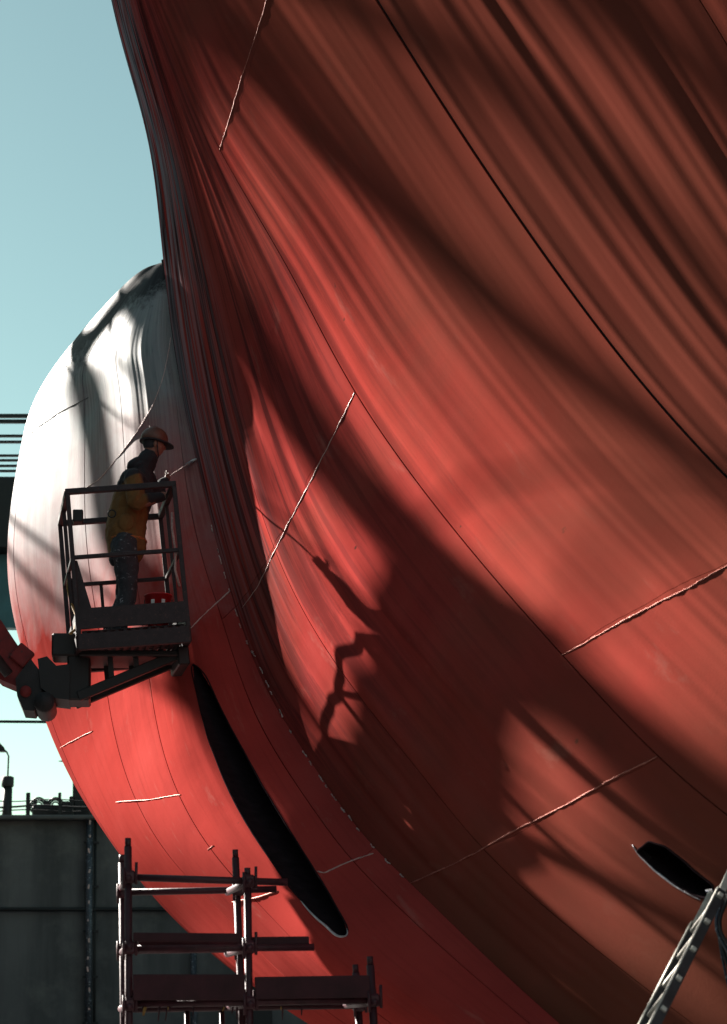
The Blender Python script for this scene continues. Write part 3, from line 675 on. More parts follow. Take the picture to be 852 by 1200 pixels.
bk = MB().bar(bq(0, -.012, .09), bq(BW, -.012, .09), .02, .18, EU).build('basket', M['basket'], lift)     # near toe board, carries the rest
def part(mb, name, mat, par=bk, smooth=False): return mb.build(name, mat, par, smooth)
def bar(name, a, b, w_=.045, h_=.045, mat='basket'): return part(MB().bar(bq(*a), bq(*b), w_, h_, EU, .004), name, M[mat])
bar('toe_board', (0, BD, .09), (BW, BD, .09), .012, .18)
bar('toe_board', (.0, .02, .09), (.0, BD - .02, .09), .012, .18); bar('toe_board', (BW, .02, .09), (BW, BD - .02, .09), .012, .18)
for x, y in ((0, 0), (BW, 0), (0, BD), (BW, BD)): bar('post', (x, y, -.05), (x, y, BH), .040, .040)
bar('post', (.0, .45, .0), (.0, .45, BH), .035, .035); bar('post', (BW, .5, .0), (BW, .5, BH), .03, .03)
bar('post', (.33, BD, 0), (.33, BD, .62), .03, .03)
for y in (0, BD):
    bar('top_rail', (-.02, y, BH), (BW + .02, y, BH), .046, .050); bar('mid_rail', (0, y, BH * .5 + .02), (BW, y, BH * .5 + .02), .034, .034)
for x in (0, BW):
    bar('side_rail', (x, .03, BH - .004), (x, BD - .03, BH - .004), .05, .05); bar('side_rail', (x, .03, BH * .5 + .02), (x, BD - .03, BH * .5 + .02), .03, .03)
# brace plates at the foot of the left posts, gate hinge and control box
part(MB().poly([bq(.02, .03, .18), bq(.13, .03, .18), bq(.04, .03, .62), bq(.02, .03, .62)], EY * .012), 'gusset', M['basket'])
part(MB().poly([bq(.02, .60, .18), bq(.12, .60, .18), bq(.04, .60, .62), bq(.02, .60, .62)], EY * .012), 'gusset', M['basket'])
part(MB().box(bq(.08, .05, BH - .22), (.09, .10, .11), None, .008), 'control_box', M['black'])
# floor of open grating: bars with gaps, frame under it
for k in range(9): bar('floor_slat', (.03, .04 + k * .104, -.018), (BW - .03, .04 + k * .104, -.018), .070, .012)
for k in range(13): part(MB().bar(bq(.05 + k * .069, .0, -.035), bq(.05 + k * .069, BD, -.035), .030, .02, EU), 'grating_bar', M['basket'])
for y in (.0, BD): bar('floor_frame', (-.01, y, -.11), (BW + .01, y, -.11), .05, .14)
for x in (0, BW): bar('floor_frame', (x, .03, -.10), (x, BD - .03, -.10), .05, .12)
# hose and rope hanging at the corners
part(MB().tube([bq(BW - .03, .05, 1.0), bq(BW - .045, .05, .85), bq(BW - .035, .05, .66), bq(BW - .055, .05, .48), bq(BW - .03, .05, .33)], .011, 8), 'hose', M['weldpale'], smooth=True)
part(MB().tube([bq(.0, .5, .6), bq(-.02, .48, .5), bq(.0, .46, .36), bq(.02, .3, .2), bq(-.01, .2, .05), bq(-.06, .12, .0)], .012, 8), 'safety_rope', M['yellowrope'], smooth=True)
# mounting head left of the basket and under-slung support arms
part(MB().box(bq(-.09, .40, -.06), (.22, .30, .20), None, .015), 'valve_box', M['black'])
part(MB().box(bq(.02, .45, -.30), (.20, .34, .50), None, .015), 'mount', M['black'])
for y in (.28, .62):
    part(MB().bar(bq(-.02, y, -.52), bq(BW - .02, y, -.20), .05, .085, EU, .006), 'support_arm', M['black'])
    for x in (.28, .50, .72): part(MB().bar(bq(x, y, -.16), bq(x, y, -.50 + .33 * x), .035, .045, (1, 0, 0)), 'strut', M['black'])
part(MB().box(bq(BW * .5, .45, -.19), (BW * .92, .5, .05), None, .01), 'belly_plate', M['black'])
part(MB().bar(bq(BW - .03, .2, -.24), bq(BW - .03, .7, -.24), .10, .16, EU, .01), 'end_beam', M['black'])
# rotator and jib knuckle
rot_c = pix(62, 797, 13.85)
part(MB().poly([pix(44, 772, 13.65), pix(55, 769, 13.65), pix(66, 780, 13.65), pix(82, 778, 13.65), pix(81, 820, 13.65), pix(64, 818, 13.65), pix(48, 806, 13.65)], (0, .42, 0)), 'rotator', M['black'], lift)
part(MB().lathe(pix(52, 822, 13.6), [(0, 0), (.085, 0), (.09, .03), (.09, .45), (0, .45)], 18, (0, 1, 0)), 'pivot_pin', M['darksteel'], lift, True)
part(MB().poly([pix(18, 795, 13.68), pix(36, 772, 13.68), pix(46, 785, 13.68), pix(50, 815, 13.68), pix(40, 833, 13.68), pix(27, 832, 13.68), pix(20, 815, 13.68)], (0, .36, 0)), 'knuckle', M['darksteel'], lift)
part(MB().lathe(pix(30, 810, 13.66), [(0, 0), (.05, 0), (.05, .03), (.0, .03)], 14, (0, 1, 0)), 'pin_cap', M['boomred'], lift, True)
jt = pix(44, 806, 13.86); j0 = pix(-130, 640, 13.86)
part(MB().poly([pix(50, 800, 13.72), pix(36, 778, 13.72), pix(18, 752, 13.72), pix(2, 728, 13.72), pix(-110, 590, 13.72), pix(-150, 640, 13.72), pix(0, 796, 13.72), pix(24, 806, 13.72), pix(42, 812, 13.72)], (0, .28, 0)), 'jib_arm', M['boomred'], lift)
part(MB().box(pix(26, 768, 13.70), (.16, .06, .16), Matrix.Rotation(.7, 3, 'Y'), .01), 'jib_lug', M['boomred'], lift)
el = np.array(pix(-130, 615, 13.86)); base = np.array([-9.5, 12.6, 2.1])
part(MB().tube([pix(-60, 700, 13.6), pix(10, 790, 13.6)], .045, 10), 'jib_cylinder', M['darksteel'], lift, True)
part(MB().bar(el + np.array([.1, 0, .05]), base, .34, .42, (0, 0, 1), .02), 'main_boom', M['boomred'], lift)
part(MB().box((-9.9, 12.6, 1.65), (2.6, 1.9, 1.0), None, .08), 'turntable', M['boomred'], lift)
part(MB().box((-9.6, 12.6, .85), (3.4, 1.7, .5), None, .06), 'chassis', M['darksteel'], lift)
for x in (-10.9, -8.3):
    for y in (11.6, 13.6):
        wh = part(MB().lathe((x, y - .18, .5), [(.2, 0), (.46, 0), (.5, .05), (.5, .31), (.46, .36), (.2, .36)], 24, (0, 1, 0)), 'wheel', M['rubber'], lift, True)
        part(MB().lathe((x, y - .14, .5), [(0, 0), (.22, 0), (.22, .28), (0, .28)], 18, (0, 1, 0)), 'rim', M['weldpale'], wh, True)
# red paint bucket
M['bucket'] = simple('red_plastic', (.42, .012, .015), .35, 0, .1, 10, 0)
M['sticker'] = simple('white_sticker', (.65, .62, .6), .5)
fl = bq(.70, .17, -.01)
o = empty('paint_bucket', tuple(fl)); prop(o, 'small red plastic paint bucket on the basket floor', 'bucket')
hB = .29
part(MB().lathe(fl, [(0, 0.0), (.085, 0), (.115, hB), (.123, hB), (.123, hB + .012), (.108, hB + .012), (.078, .02), (0, .02)], 24), 'shell', M['bucket'], o, True)
part(MB().tube([fl + np.array([.12 * math.cos(a), .12 * math.sin(a) * .35 - .02, hB - .03 - .12 * math.sin(a)]) for a in np.linspace(0, math.pi, 14)], .004, 6), 'handle', M['darksteel'], o, True)
for a in (-2.0, -1.2):
    c = fl + np.array([.113 * math.cos(a), .113 * math.sin(a), hB * .78]); part(MB().box(c, (.03, .008, .035), Matrix.Rotation(a + math.pi / 2, 3, 'Z')), 'sticker', M['sticker'], o)
# ------------------------------------------------------------------ painter in the basket
M['skin'] = simple('skin', (.22, .10, .07), .6, 0, .12, 30, .05)
M['navy'] = simple('navy_cloth', (.022, .022, .028), .85, 0, .3, 30, .3)
M['strap'] = simple('orange_webbing', (.36, .11, .03), .8, 0, .3, 40, .2)
M['helmet'] = simple('scuffed_orange_helmet', (.12, .045, .028), .5, 0, .35, 16, .1, wear=(.10, .05, .04))
M['boot'] = simple('brown_boot_leather', (.05, .03, .02), .7)
def cloth_mat(name, cols, split):
    m, nt, b = newmat(name); g = N(nt, 'ShaderNodeNewGeometry'); pos = g.outputs['Position']
    f = noise(nt, pos, 14, 6, .6); c = ramp(nt, f, [(.3, tuple(x * .7 for x in cols[0])), (.7, cols[0])]).outputs[0]
    for (dv, off, wd) in split:
        d = N(nt, 'ShaderNodeVectorMath', operation='DOT_PRODUCT'); nt.links.new(pos, d.inputs[0]); d.inputs[1].default_value = tuple(dv)
        c = mixc(nt, N1(nt, d.outputs['Value'], off, off + wd), c, cols[1])
    if len(cols) > 2:      # paint splashes
        sp = ramp(nt, noise(nt, pos, 26, 7, .7, .8), [(.60, (0, 0, 0)), (.66, (.9, .9, .9))]).outputs[0]; c = mixc(nt, sp, c, cols[2])
    nt.links.new(c, b.inputs['Base Color']); b.inputs['Roughness'].default_value = .9
    bp = N(nt, 'ShaderNodeBump'); bp.inputs['Strength'].default_value = .5; bp.inputs['Distance'].default_value = .02
    nt.links.new(noise(nt, pos, 11, 5, .6, 1.2), bp.inputs['Height']); nt.links.new(bp.outputs[0], b.inputs['Normal']); return m
def skin_mesh(chains, sub=2):
    "rounded tapering limbs through chains of (point, radius), each a closed tube with round ends; overlapping limbs are fused later by remeshing"
    V = []; F = []
    for ch_ in chains:
        p = np.array([tuple(a) for a, _ in ch_], float); r = np.array([(b if isinstance(b, tuple) else (b, b)) for _, b in ch_], float)
        t = np.r_[0, np.cumsum(np.linalg.norm(np.diff(p, axis=0), axis=1))]; n = 12; m = max(6, 7 * (len(p) - 1))
        tq = np.linspace(0, t[-1], m)
        if len(p) > 2: P = cspline(t, p, tq)
        else: P = np.stack([np.interp(tq, t, p[:, k]) for k in range(3)], 1)
        R_ = np.stack([np.interp(tq, t, r[:, k]) for k in range(2)], 1)
        d0 = (P[0] - P[1]) / np.linalg.norm(P[0] - P[1]); d1 = (P[-1] - P[-2]) / np.linalg.norm(P[-1] - P[-2]); r0, r1 = R_[0].mean(), R_[-1].mean()
        cap0 = [(P[0] + d0 * r0 * math.sin(a), R_[0] * math.cos(a)) for a in (1.5, 1.1, .7, .35)]; cap1 = [(P[-1] + d1 * r1 * math.sin(a), R_[-1] * math.cos(a)) for a in (.35, .7, 1.1, 1.5)]
        rows = cap0 + list(zip(P, R_)) + cap1; base = len(V); prev = None
        for i, (c, rr) in enumerate(rows):
            a = rows[max(i - 1, 0)][0]; b = rows[min(i + 1, len(rows) - 1)][0]; d = Vector(b - a).normalized()
            x = Vector((0, 1, 0)) if prev is None else prev
            x = x - d * x.dot(d); x = x.normalized() if x.length > 1e-4 else d.orthogonal().normalized(); prev = x; y = d.cross(x)
            for k in range(n):
                an = 2 * math.pi * k / n; V.append(Vector(c) + x * (math.cos(an) * rr[1]) + y * (math.sin(an) * rr[0]))
        for i in range(len(rows) - 1):
            for k in range(n): F.append((base + i * n + k, base + i * n + (k + 1) % n, base + (i + 1) * n + (k + 1) % n, base + (i + 1) * n + k))
        F.append(tuple(base + k for k in range(n))[::-1]); F.append(tuple(base + (len(rows) - 1) * n + k for k in range(n)))
    return V, F
def joined(name, pieces, mat, parent, voxel=None, smooth_it=0, wob=0.0):
    V = []; F = []
    for v, f in pieces: o_ = len(V); V += [tuple(x) for x in v]; F += [tuple(i + o_ for i in q) for q in f]
    me = bpy.data.meshes.new(name); me.from_pydata(V, [], F); me.update(); ob = link(name, me, mat, parent, True)
    if voxel:
        m = ob.modifiers.new('remesh', 'REMESH'); m.mode = 'VOXEL'; m.voxel_size = voxel; m.use_smooth_shade = True
        if smooth_it: sm = ob.modifiers.new('smooth', 'SMOOTH'); sm.iterations = smooth_it; sm.factor = .5
        if wob:
            tx = bpy.data.textures.new(name + '_folds', 'CLOUDS'); tx.noise_scale = .11; tx.noise_depth = 2
            dm = ob.modifiers.new('folds', 'DISPLACE'); dm.texture = tx; dm.strength = wob; dm.mid_level = .5; dm.texture_coords = 'GLOBAL'
    return ob
def ell(c, r, rot=None, n=20, m=14, f=None):
    V = []; F = []
    for i in range(m + 1):
        th = math.pi * i / m
        for j in range(n):
            ph = 2 * math.pi * j / n; p = Vector((math.sin(th) * math.cos(ph), math.sin(th) * math.sin(ph), math.cos(th)))
            if f: p = f(p)
            p = Vector((p.x * r[0], p.y * r[1], p.z * r[2]))
            if rot is not None: p = rot @ p
            V.append(Vector(c) + p)
    for i in range(m):
        for j in range(n): F.append((i * n + j, (i + 1) * n + j, (i + 1) * n + (j + 1) % n, i * n + (j + 1) % n))
    return V, F
def J(px, py, Y): return Vector(pix(px, py, Y))
YC = 13.92
pel = J(147, 632, YC); sp1 = J(149, 608, YC); ch = J(157, 578, YC); nb = J(168, 551, YC); nk = J(174, 540, YC)
hd = J(181, 521, YC)
shN, shF = J(156, 560, YC - .20), J(169, 559, YC + .19)
elN, wrN = J(160, 589, YC - .27), J(189, 582, YC - .22)
elF, wrF = J(183, 577, YC + .37), J(194, 563, YC + .60)
hpN, hpF = J(146, 640, YC - .10), J(150, 640, YC + .10)
knN, knF = J(149, 692, YC - .11), J(147, 691, YC + .12)
anN, anF = Vector(bq(.40, YC - .12 - 13.4, .07)), Vector(bq(.37, YC + .10 - 13.4, .07))
toN, toF = anN + Vector((.17, -.02, -.045)), anF + Vector((.17, .03, -.045))
person = empty('person', tuple((anN + anF) / 2 - Vector((0, 0, .08)))); prop(person, 'person in ochre jacket, dark trousers and helmet painting the ship from the basket', 'person')
# head: forward is +x (towards the hull), slightly down
hrot = Matrix.Rotation(R(8), 3, 'Y') @ Matrix.Rotation(R(12), 3, 'Z')
def headshape(p):
    q = p.copy(); fz = max(0, -p.z)
    q.x *= 1 - .10 * fz; q.y *= 1 - .30 * fz
    if p.x > .2:
        q.x += .05 * math.exp(-((p.z + .75) / .16) ** 2) * p.x                                                   # chin
        q.x += .20 * math.exp(-((p.z + .14) / .13) ** 2) * math.exp(-(p.y / .16) ** 2)                            # nose
        q.x += .06 * math.exp(-((p.z + .46) / .07) ** 2) * math.exp(-(p.y / .3) ** 2)                             # lips
        q.x -= .05 * math.exp(-((p.z + .36) / .04) ** 2) * math.exp(-(p.y / .3) ** 2)
        q.x -= .09 * math.exp(-((p.z - .06) / .10) ** 2) * math.exp(-((abs(p.y) - .38) / .18) ** 2)               # eye sockets
        q.x += .05 * math.exp(-((p.z - .24) / .10) ** 2)                                                          # brow
    return q
pieces = [ell(hd, (.100, .078, .125), hrot, 48, 40, headshape)]
for s_ in (-1, 1): pieces.append(ell(hd + hrot @ Vector((-.005, s_ * .078, -.012)), (.018, .010, .033), hrot))
def finger_set(wr, d, side, up, curl, hold=None):
    "palm and five fingers from wrist wr along d; side = thumb side"
    d = d.normalized(); side = (side - d * side.dot(d)).normalized(); up = d.cross(side); out = []
    pal = wr + d * .05
    out.append(ell(pal, (.052, .041, .017), Matrix((d, side, up)).transposed()))
    for k, (o_, L) in enumerate(((.030, .072), (.010, .080), (-.011, .075), (-.030, .060))):
        b = wr + d * .085 + side * o_; dd = d.copy(); pts = [(b - d * .02, .0095), (b, .0095)]; c = 0
        for j in range(3):
            c += curl * (.8 if j == 0 else 1.0); v = d * math.cos(c) - up * math.sin(c); b = b + v * L * (.45, .32, .23)[j]; pts.append((b, .0088 - .001 * j))
        out.append(skin_mesh([pts], 1))
    b = wr + d * .03 + side * .035; v = (d * .7 + side * .7).normalized(); p2 = b + v * .035; v2 = (d * .9 + side * .1 - up * .5).normalized()
    out.append(skin_mesh([[(b - v * .02, .011), (b, .011), (p2, .0105), (p2 + v2 * .03, .009)]], 1)); return out
dF = (J(201, 556, YC + .70) - wrF); dN = (J(198, 578, YC - .19) - wrN)
handF = finger_set(wrF, dF, Vector((0, -.4, .9)), None, .62)
handN = finger_set(wrN, dN, Vector((.1, .6, .6)), None, .35)
pieces += handF + handN
pieces.append(skin_mesh([[(pel, .12), (sp1, .13), (ch, .14), (nb, .075), (nk, .066), (hd - Vector((.01, 0, .03)), .055)],
                         [(ch, .14), (shN, .06), (elN, .042), (wrN, .028), (wrN + dN.normalized() * .04, .026)], [(ch, .14), (shF, .06), (elF, .042), (wrF, .028), (wrF + dF.normalized() * .04, .026)],
                         [(pel, .12), (hpN, .085), (knN, .058), (anN, .040)], [(pel, .12), (hpF, .085), (knF, .058), (anF, .040)]]))
body = joined('body', pieces, M['skin'], person, .0055, 2)
# eyes and hair
for s_ in (-1, 1): joined('eye', [ell(hd + hrot @ Vector((.083, s_ * .030, .006)), (.012, .014, .010), hrot)], M['navy'], person)
joined('hair', [ell(hd + hrot @ Vector((-.020, 0, .02)), (.092, .083, .105), hrot, 32, 20)], M['navy'], person)
# jacket, with hem flaring over the hips
hem = J(149, 640, YC)
yk = Vector((-.35, 0, .94)).normalized(); ykoff = yk.dot(J(150, 564, YC - .2)); fr = Vector((.97, 0, .22)).normalized(); froff = fr.dot(J(171, 600, YC))
M['jacket'] = cloth_mat('ochre_jacket', [(.19, .09, .024), (.018, .016, .02)], [(yk, ykoff, .02), (fr, froff, .03)])
jk = [skin_mesh([[(hem, (.18, .165)), (pel + Vector((0, 0, .05)), (.185, .175)), (sp1, (.18, .17)), (ch + Vector((0, 0, -.02)), (.185, .175)), (nb + Vector((-.02, 0, -.01)), .105), (nk + Vector((-.006, 0, .012)), .096)],
                 [(ch + Vector((0, 0, -.02)), (.185, .175)), (shN + Vector((0, .02, .0)), .096), ((shN + elN) / 2 + Vector((0, -.01, 0)), .086), (elN, .070), ((elN + wrN) / 2, .058), (wrN - dN.normalized() * .02, .045)],
                 [(ch + Vector((0, 0, -.02)), (.185, .175)), (shF, .096), ((shF + elF) / 2, .074), (elF, .066), ((elF + wrF) / 2, .054), (wrF - dF.normalized() * .02, .043)]])]
jo = joined('jacket', jk, M['jacket'], person, .008, 3, .035)
joined('hood', [ell(nb + Vector((-.075, 0, .055)), (.085, .105, .055), Matrix.Rotation(R(-38), 3, 'Y')), ell(nb + Vector((-.03, 0, .03)), (.10, .11, .05), Matrix.Rotation(R(-25), 3, 'Y'))], M['navy'], person, .01, 3, .02)
joined('pocket', [ell(J(148, 612, YC - .165), (.075, .03, .085), Matrix.Rotation(R(12), 3, 'Y'))], M['jacket'], person, .008, 2, .015)
# trousers
M['trousers'] = cloth_mat('dark_splashed_trousers', [(.040, .040, .048), (.04, .04, .048), (.36, .37, .40)], [])
tr = [skin_mesh([[(pel + Vector((0, 0, .06)), (.14, .14)), (pel, (.155, .16)), (hpN, .122), ((hpN + knN) / 2, .108), (knN, .086), ((knN + anN) / 2, .080), (anN + Vector((0, 0, .03)), .074), (anN + Vector((.01, 0, -.02)), .07)],
                 [(pel, (.155, .16)), (hpF, .122), ((hpF + knF) / 2, .108), (knF, .086), ((knF + anF) / 2, .080), (anF + Vector((0, 0, .03)), .074), (anF + Vector((.01, 0, -.02)), .07)]])]
joined('trousers', tr, M['trousers'], person, .008, 3, .04)
joined('tool_pouch', [ell(J(133, 654, YC - .10), (.04, .05, .075))], M['navy'], person, .01, 2, .015)
for a_, t_ in ((anN, toN), (anF, toF)):
    joined('boot', [skin_mesh([[(a_ + Vector((-.01, 0, .06)), .058), (a_ + Vector((-.015, 0, -.02)), (.055, .06)), ((a_ + t_) / 2 + Vector((0, 0, -.01)), (.05, .042)), (t_, (.045, .032))]])], M['boot'], person, .008, 2)
# harness
def loop(c, rx, ry, rot, n=28): return [Vector(c) + rot @ Vector((rx * math.cos(a), ry * math.sin(a), 0)) for a in [2 * math.pi * k / n for k in range(n + 1)]]
for nm, c, rx, ry, ro in (('harness_strap', J(148, 640, YC), .150, .160, Matrix.Rotation(R(-38), 3, 'Y')), ('harness_strap', J(149, 634, YC), .168, .160, Matrix.Rotation(R(3), 3, 'Y')), ('harness_strap', J(154, 588, YC), .178, .172, Matrix.Rotation(R(52), 3, 'Y'))):
    MB().tube(loop(c, rx, ry, ro), .014, 6, False).build(nm, M['strap'], person, True)
MB().tube(loop(J(131, 602, YC - .17), .034, .034, Matrix.Rotation(R(90), 3, 'X')), .006, 6, False).build('harness_ring', M['darksteel'], person, True)
# helmet
hc_ = hd + hrot @ Vector((-.008, 0, .048))
q_ = hrot @ Vector((0, 0, 1)); mb = MB(); Vv, Ff = ell((0, 0, 0), (.128, .112, .118), None, 32, 16)
keepv = [v for v in Vv]; bm_ = mb.bm; vs2 = [bm_.verts.new(Vector(hc_) + hrot @ Vector((v.x, v.y, max(v.z, -.028)))) for v in Vv]
for f in Ff:
    if len({vs2[i].co.to_tuple(5) for i in f}) > 2:
        try: bm_.faces.new([vs2[i] for i in f])
        except ValueError: pass
hm = mb.build('helmet', M['helmet'], person, True)
rimp = []
for k in range(33):
    a = 2 * math.pi * k / 32; ex = .056 * max(0, math.cos(a)) ** 1.5 + .006; rimp.append((math.cos(a) * (.128 + ex), math.sin(a) * (.112 + ex * .6), -.026 - .012 * max(0, math.cos(a))))
mb = MB(); b_ = mb.bm; up_ = [b_.verts.new(Vector(hc_) + hrot @ Vector(p)) for p in rimp[:-1]]; lo_ = [b_.verts.new(Vector(hc_) + hrot @ (Vector(p) + Vector((0, 0, -.010)))) for p in rimp[:-1]]
n_ = len(up_); b_.faces.new(up_); b_.faces.new(lo_[::-1])
for k in range(n_): b_.faces.new((up_[k], up_[(k + 1) % n_], lo_[(k + 1) % n_], lo_[k]))
mb.build('brim', M['navy'], hm)
mb = MB(); mb.tube([Vector(hc_) + hrot @ Vector((math.cos(a) * .09, s2 * .12, math.sin(a) * .121)) for s2 in (0,) for a in np.linspace(.2, math.pi - .2, 16)], .008, 6); mb.build('ridge', M['helmet'], hm, True)
MB().tube([hd + hrot @ Vector(p) for p in ((.0, -.088, .02), (.02, -.080, -.06), (.045, -.04, -.118), (.05, 0, -.124), (.045, .04, -.118), (.02, .080, -.06), (0, .088, .02))], .005, 6).build('chin_strap', M['navy'], hm, True)
# brush
btip, bn = snap([(224, 541)]); btip = Vector(btip[0] + bn[0] * .012); bh = wrF + dF.normalized() * .085 + Vector((0, 0, .0))
br = empty('paint_brush', tuple(bh)); prop(br, 'pale long-handled paint brush held against the hull seam', 'paint brush')
dv_ = (btip - bh)
MB().tube([bh - dv_ * .12, bh, bh + dv_ * .55, bh + dv_ * .72], [.007, .009, .008, .010], 8).build('handle', M['weldpale'], br, True)
MB().bar(bh + dv_ * .70, bh + dv_ * .84, .045, .018, (0, 0, 1)).build('ferrule', M['rim'], br)
MB().bar(bh + dv_ * .84, btip, .040, .014, (0, 0, 1)).build('bristles', M['sticker'], br)

# ------------------------------------------------------------------ scaffold
M['tube'] = simple('maroon_scaffold_tube', (.05, .010, .016), .55, .1, .4, 9, .2, wear=(.05, .02, .02))
M['plank'] = simple('maroon_stained_plank', (.045, .010, .014), .85, 0, .35, 6, .4)
sc = empty('scaffold', tuple(pix(150, 1200, 9.9) * [1, 1, 0])); prop(sc, 'maroon tube scaffold with plank platform beneath the bulb', 'scaffold')
YN, YF = 9.9, 10.55
def stand(px_top, py_top, px_bot, Y):
    a = pix(px_top, py_top, Y); b = pix(px_bot, 1200, Y); d = a - b; f = a + d * (-(a[2]) / d[2]); f[2] = 0
    MB().tube([f, a], .0235, 12).build('standard', M['tube'], sc, True); bp = MB().box((f[0], f[1], .006), (.15, .15, .012)); bp.build('base_plate', M['tube'], sc)
    MB().tube([a, a + d / np.linalg.norm(d) * .05], .019, 10).build('spigot', M['tube'], sc, True)
stand(150, 992, 151, YN); stand(143, 1011, 145, YF); stand(276, 1005, 284, YF); stand(290, 1027, 292, YN); stand(434, 1131, 438, YN); stand(417, 1140, 421, YF)
def ledger(a, b, Y, r=.0215, name='ledger'): MB().tube([pix(*a, Y), pix(*b, Y)], r, 12).build(name, M['tube'], sc, True)
ledger((146, 1028), (337, 1034), YN); ledger((141, 1046), (324, 1042), YF)
ledger((146, 1112), (368, 1110), YN); ledger((141, 1114), (290, 1112), YF, .022)
ledger((146, 1177), (440, 1172), YN); ledger((141, 1183), (425, 1178), YF)
for px_, py in ((150, 1030), (151, 1110), (291, 1034), (291, 1111), (151, 1180), (292, 1177), (437, 1175)):
    a = pix(px_, py, YN); b = a + np.array([-.045 if px_ < 200 else -.08, YF - YN, 0]); MB().tube([a - (b - a) * .08, b + (b - a) * .06], .022, 10).build('transom', M['tube'], sc, True)
# couplers with bolts
for (px_, py, Y) in ((151, 1028, YN), (291, 1033, YN), (279, 1043, YF), (151, 1111, YN), (291, 1110, YN), (281, 1112, YF), (151, 1177, YN), (292, 1175, YN), (437, 1172, YN), (420, 1178, YF), (144, 1046, YF), (144, 1113, YF)):
    c = pix(px_, py, Y); k_ = MB().box(c + np.array([0, -.012, 0]), (.075, .075, .075), Matrix.Rotation(.2, 3, 'Z'), .015).build('coupler', M['tube'], sc)
    MB().tube([c + np.array([.042, -.03, -.045]), c + np.array([.045, -.03, .085])], .009, 8).build('bolt', M['tube'], k_, True)
    MB().tube([c + np.array([-.03, -.055, -.07]), c + np.array([-.03, -.055, .05])], .009, 8).build('bolt', M['tube'], k_, True)
def board(a, b, Y, h, t, name='plank'):
    A = pix(*a, Y); B = pix(*b, Y); MB().bar(A, B, t, h, (0, 0, 1), .004).build(name, M['plank'], sc)
board((162, 1105), (362, 1103), YN + .02, .055, .03, 'guard_board'); board((156, 1098), (280, 1099), YN - .05, .05, .03, 'guard_board')
board((156, 1157), (287, 1157), YN - .045, .145, .032, 'toe_board'); board((299, 1158), (433, 1156), YN - .04, .125, .032, 'toe_board')
zp = pix(200, 1171, YN)[2]
for k in range(3):
    y = YN + .08 + k * .215; xa = pix(147, 1171, YN)[0] - .01 * k; xb = pix(288, 1171, YN)[0]; xc = pix(297, 1171, YN)[0]; xd = pix(441, 1171, YN)[0]
    MB().box(((xa + xb) / 2, y, zp + .035 + .004 * k), (xb - xa, .2, .036), Matrix.Rotation(.012 * (k - 1), 3, 'Y'), .004).build('plank', M['plank'], sc)
    MB().box(((xc + xd) / 2, y, zp + .038 + .003 * k), (xd - xc, .2, .036), Matrix.Rotation(-.012, 3, 'Y'), .004).build('plank', M['plank'], sc)
for k in range(14):     # frayed ties and drips under the platform
    px_ = rng.choice([162, 171, 185, 199, 230, 262, 275, 283, 305, 330, 352]) + rng.uniform(-3, 3); a = pix(px_, 1180, YN - .01); L = rng.uniform(.02, .09)
    MB().tube([a, a + np.array([rng.uniform(-.02, .02), 0, -L])], [.007, .003], 5).build('tie', M['yellowrope'] if k % 3 == 0 else M['plank'], sc, True)
for px_ in (219, 260): MB().tube([pix(px_, 1184, YF), pix(px_ + .5, 1184, YF) * [1, 1, 0]], .016, 8).build('prop', M['tube'], sc, True)

# ------------------------------------------------------------------ ladder and cables at the sea chest
M['alu'] = simple('worn_aluminium', (.62, .59, .52), .45, .2, .2, 20, .2)
M['alushade'] = simple('shaded_aluminium', (.045, .04, .042), .6, .2, .3, 12, .2)  # dark copy of the aluminium, painted as the stiles' shaded flanks
tp, tn = snap([(834, 1050)]); tp = Vector(tp[0]); 
foot = Vector(pix(566, 1580, 7.3)); foot.z = 0
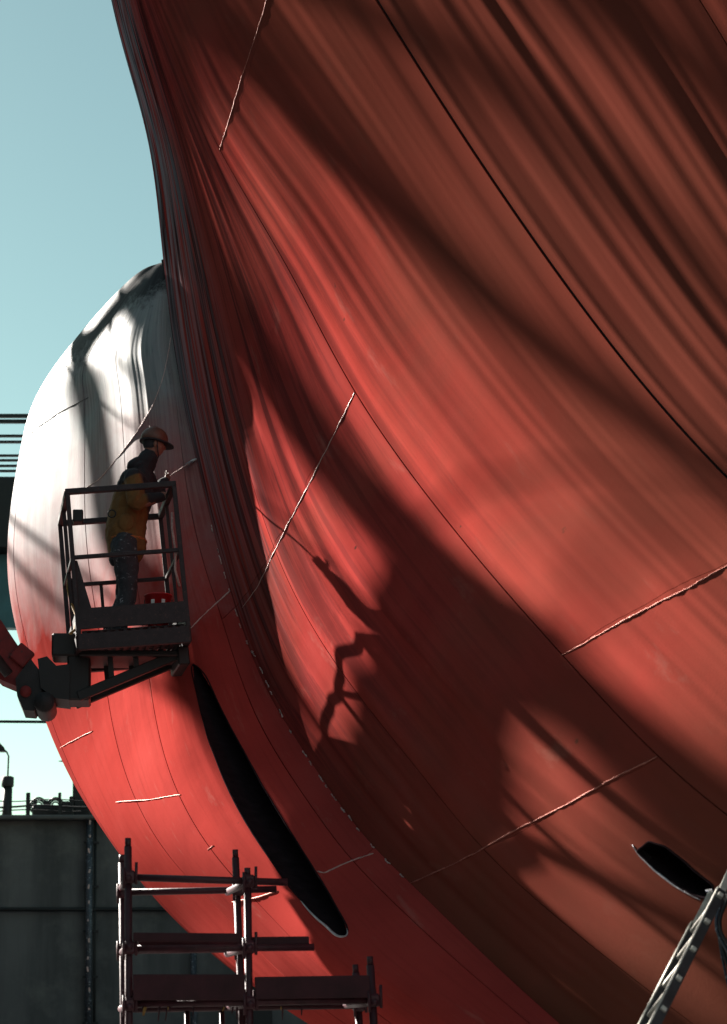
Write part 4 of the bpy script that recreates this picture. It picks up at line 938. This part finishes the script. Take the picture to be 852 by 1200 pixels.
# foot on the floor under the line of sight of the ladder
f0 = Vector(pix(755, 1204, 8.0)); dl = (f0 - tp); foot = tp + dl * (-tp.z / dl.z)
ld = empty('ladder', tuple(foot)); prop(ld, 'worn aluminium ladder leaning up into the sea chest opening', 'ladder')
L_ = (tp - foot); Ln = L_.length; ld_d = L_.normalized(); vd = (Vector(CAM) - tp).normalized(); wv = (vd + Vector((.14, 0, .05))); wv = (wv - ld_d * wv.dot(ld_d)).normalized() * .30
toff = Vector((-.02, -.05, 0)); nrm = ld_d.cross(wv).normalized()
for k, sgn in enumerate((0, 1)):
    a = foot + toff + wv * sgn; b = tp + toff + wv * sgn * .9
    stl = MB().bar(a, b - ld_d * .30, .020, .044, nrm, .003).build('stile', M['alushade'], ld)
    e_ = nrm * (.024 if nrm.x < 0 else -.024); MB().bar(a + e_, b - ld_d * .30 + e_, .026, .006, nrm).build('lit_flange', M['alu'], stl)  # bright strip painted as the stile's sunlit edge
    MB().bar(b - ld_d * .32, b + wv * (.12 - .3 * sgn) * .5, .020, .036, nrm, .003).build('stile_tip', M['alu'], ld)
nr = int(Ln / .25)
for k in range(1, nr):
    a = foot + toff + ld_d * (Ln - .12 - k * .25); MB().bar(a, a + wv, .028, .026, nrm, .003).build('rung', M['alu'], ld)
st_, sn = snap([(836, 1046)]); c0 = Vector(st_[0])
for k in range(6):
    g_ = random.Random(40 + k); e1_ = Vector(pix(846 + k * 3.5, 1120, 8.5 - k * .04)); e0 = c0 + Vector((-.02 + .006 * k, .05, .01)); low = Vector((e1_.x + .12 + .02 * k, e1_.y - .1, 0.0))
    p_ = [e0, c0 + Vector((.012 * k - .02, -.04 - .01 * k, -.02)), c0.lerp(e1_, .4) + Vector((g_.uniform(-.02, .02), 0, 0)), e1_, e1_.lerp(low, .5) + Vector((.05, 0, 0)), low]
    P_ = densify(np.array([tuple(v) for v in p_]), .06)
    prop(MB().tube(P_, [.007, .009, .006, .010, .006, .008][k], 7).build('hanging_cable', M['black'] if k % 3 else M['pipe'], None, True), 'thin cable hanging out of the sea chest opening to the dock floor', 'cable', 'cables from the sea chest')
# keel blocks under the ship
for k in range(5):
    c = AXP - AXF * (5.0 + 1.6 * k) ; o = empty('keel_block', (c[0], c[1], 0)); prop(o, 'squat stack of timber and concrete under the ship', 'keel block', 'keel blocks under the ship')
    rz = Matrix.Rotation(math.atan2(AXF[1], AXF[0]), 3, 'Z')
    MB().box((c[0], c[1], .35), (.7, 1.2, .7), rz, .03).build('concrete_base', M['quay'], o); MB().box((c[0], c[1], .85), (.6, 1.1, .28), rz, .02).build('timber', M['plank'], o)
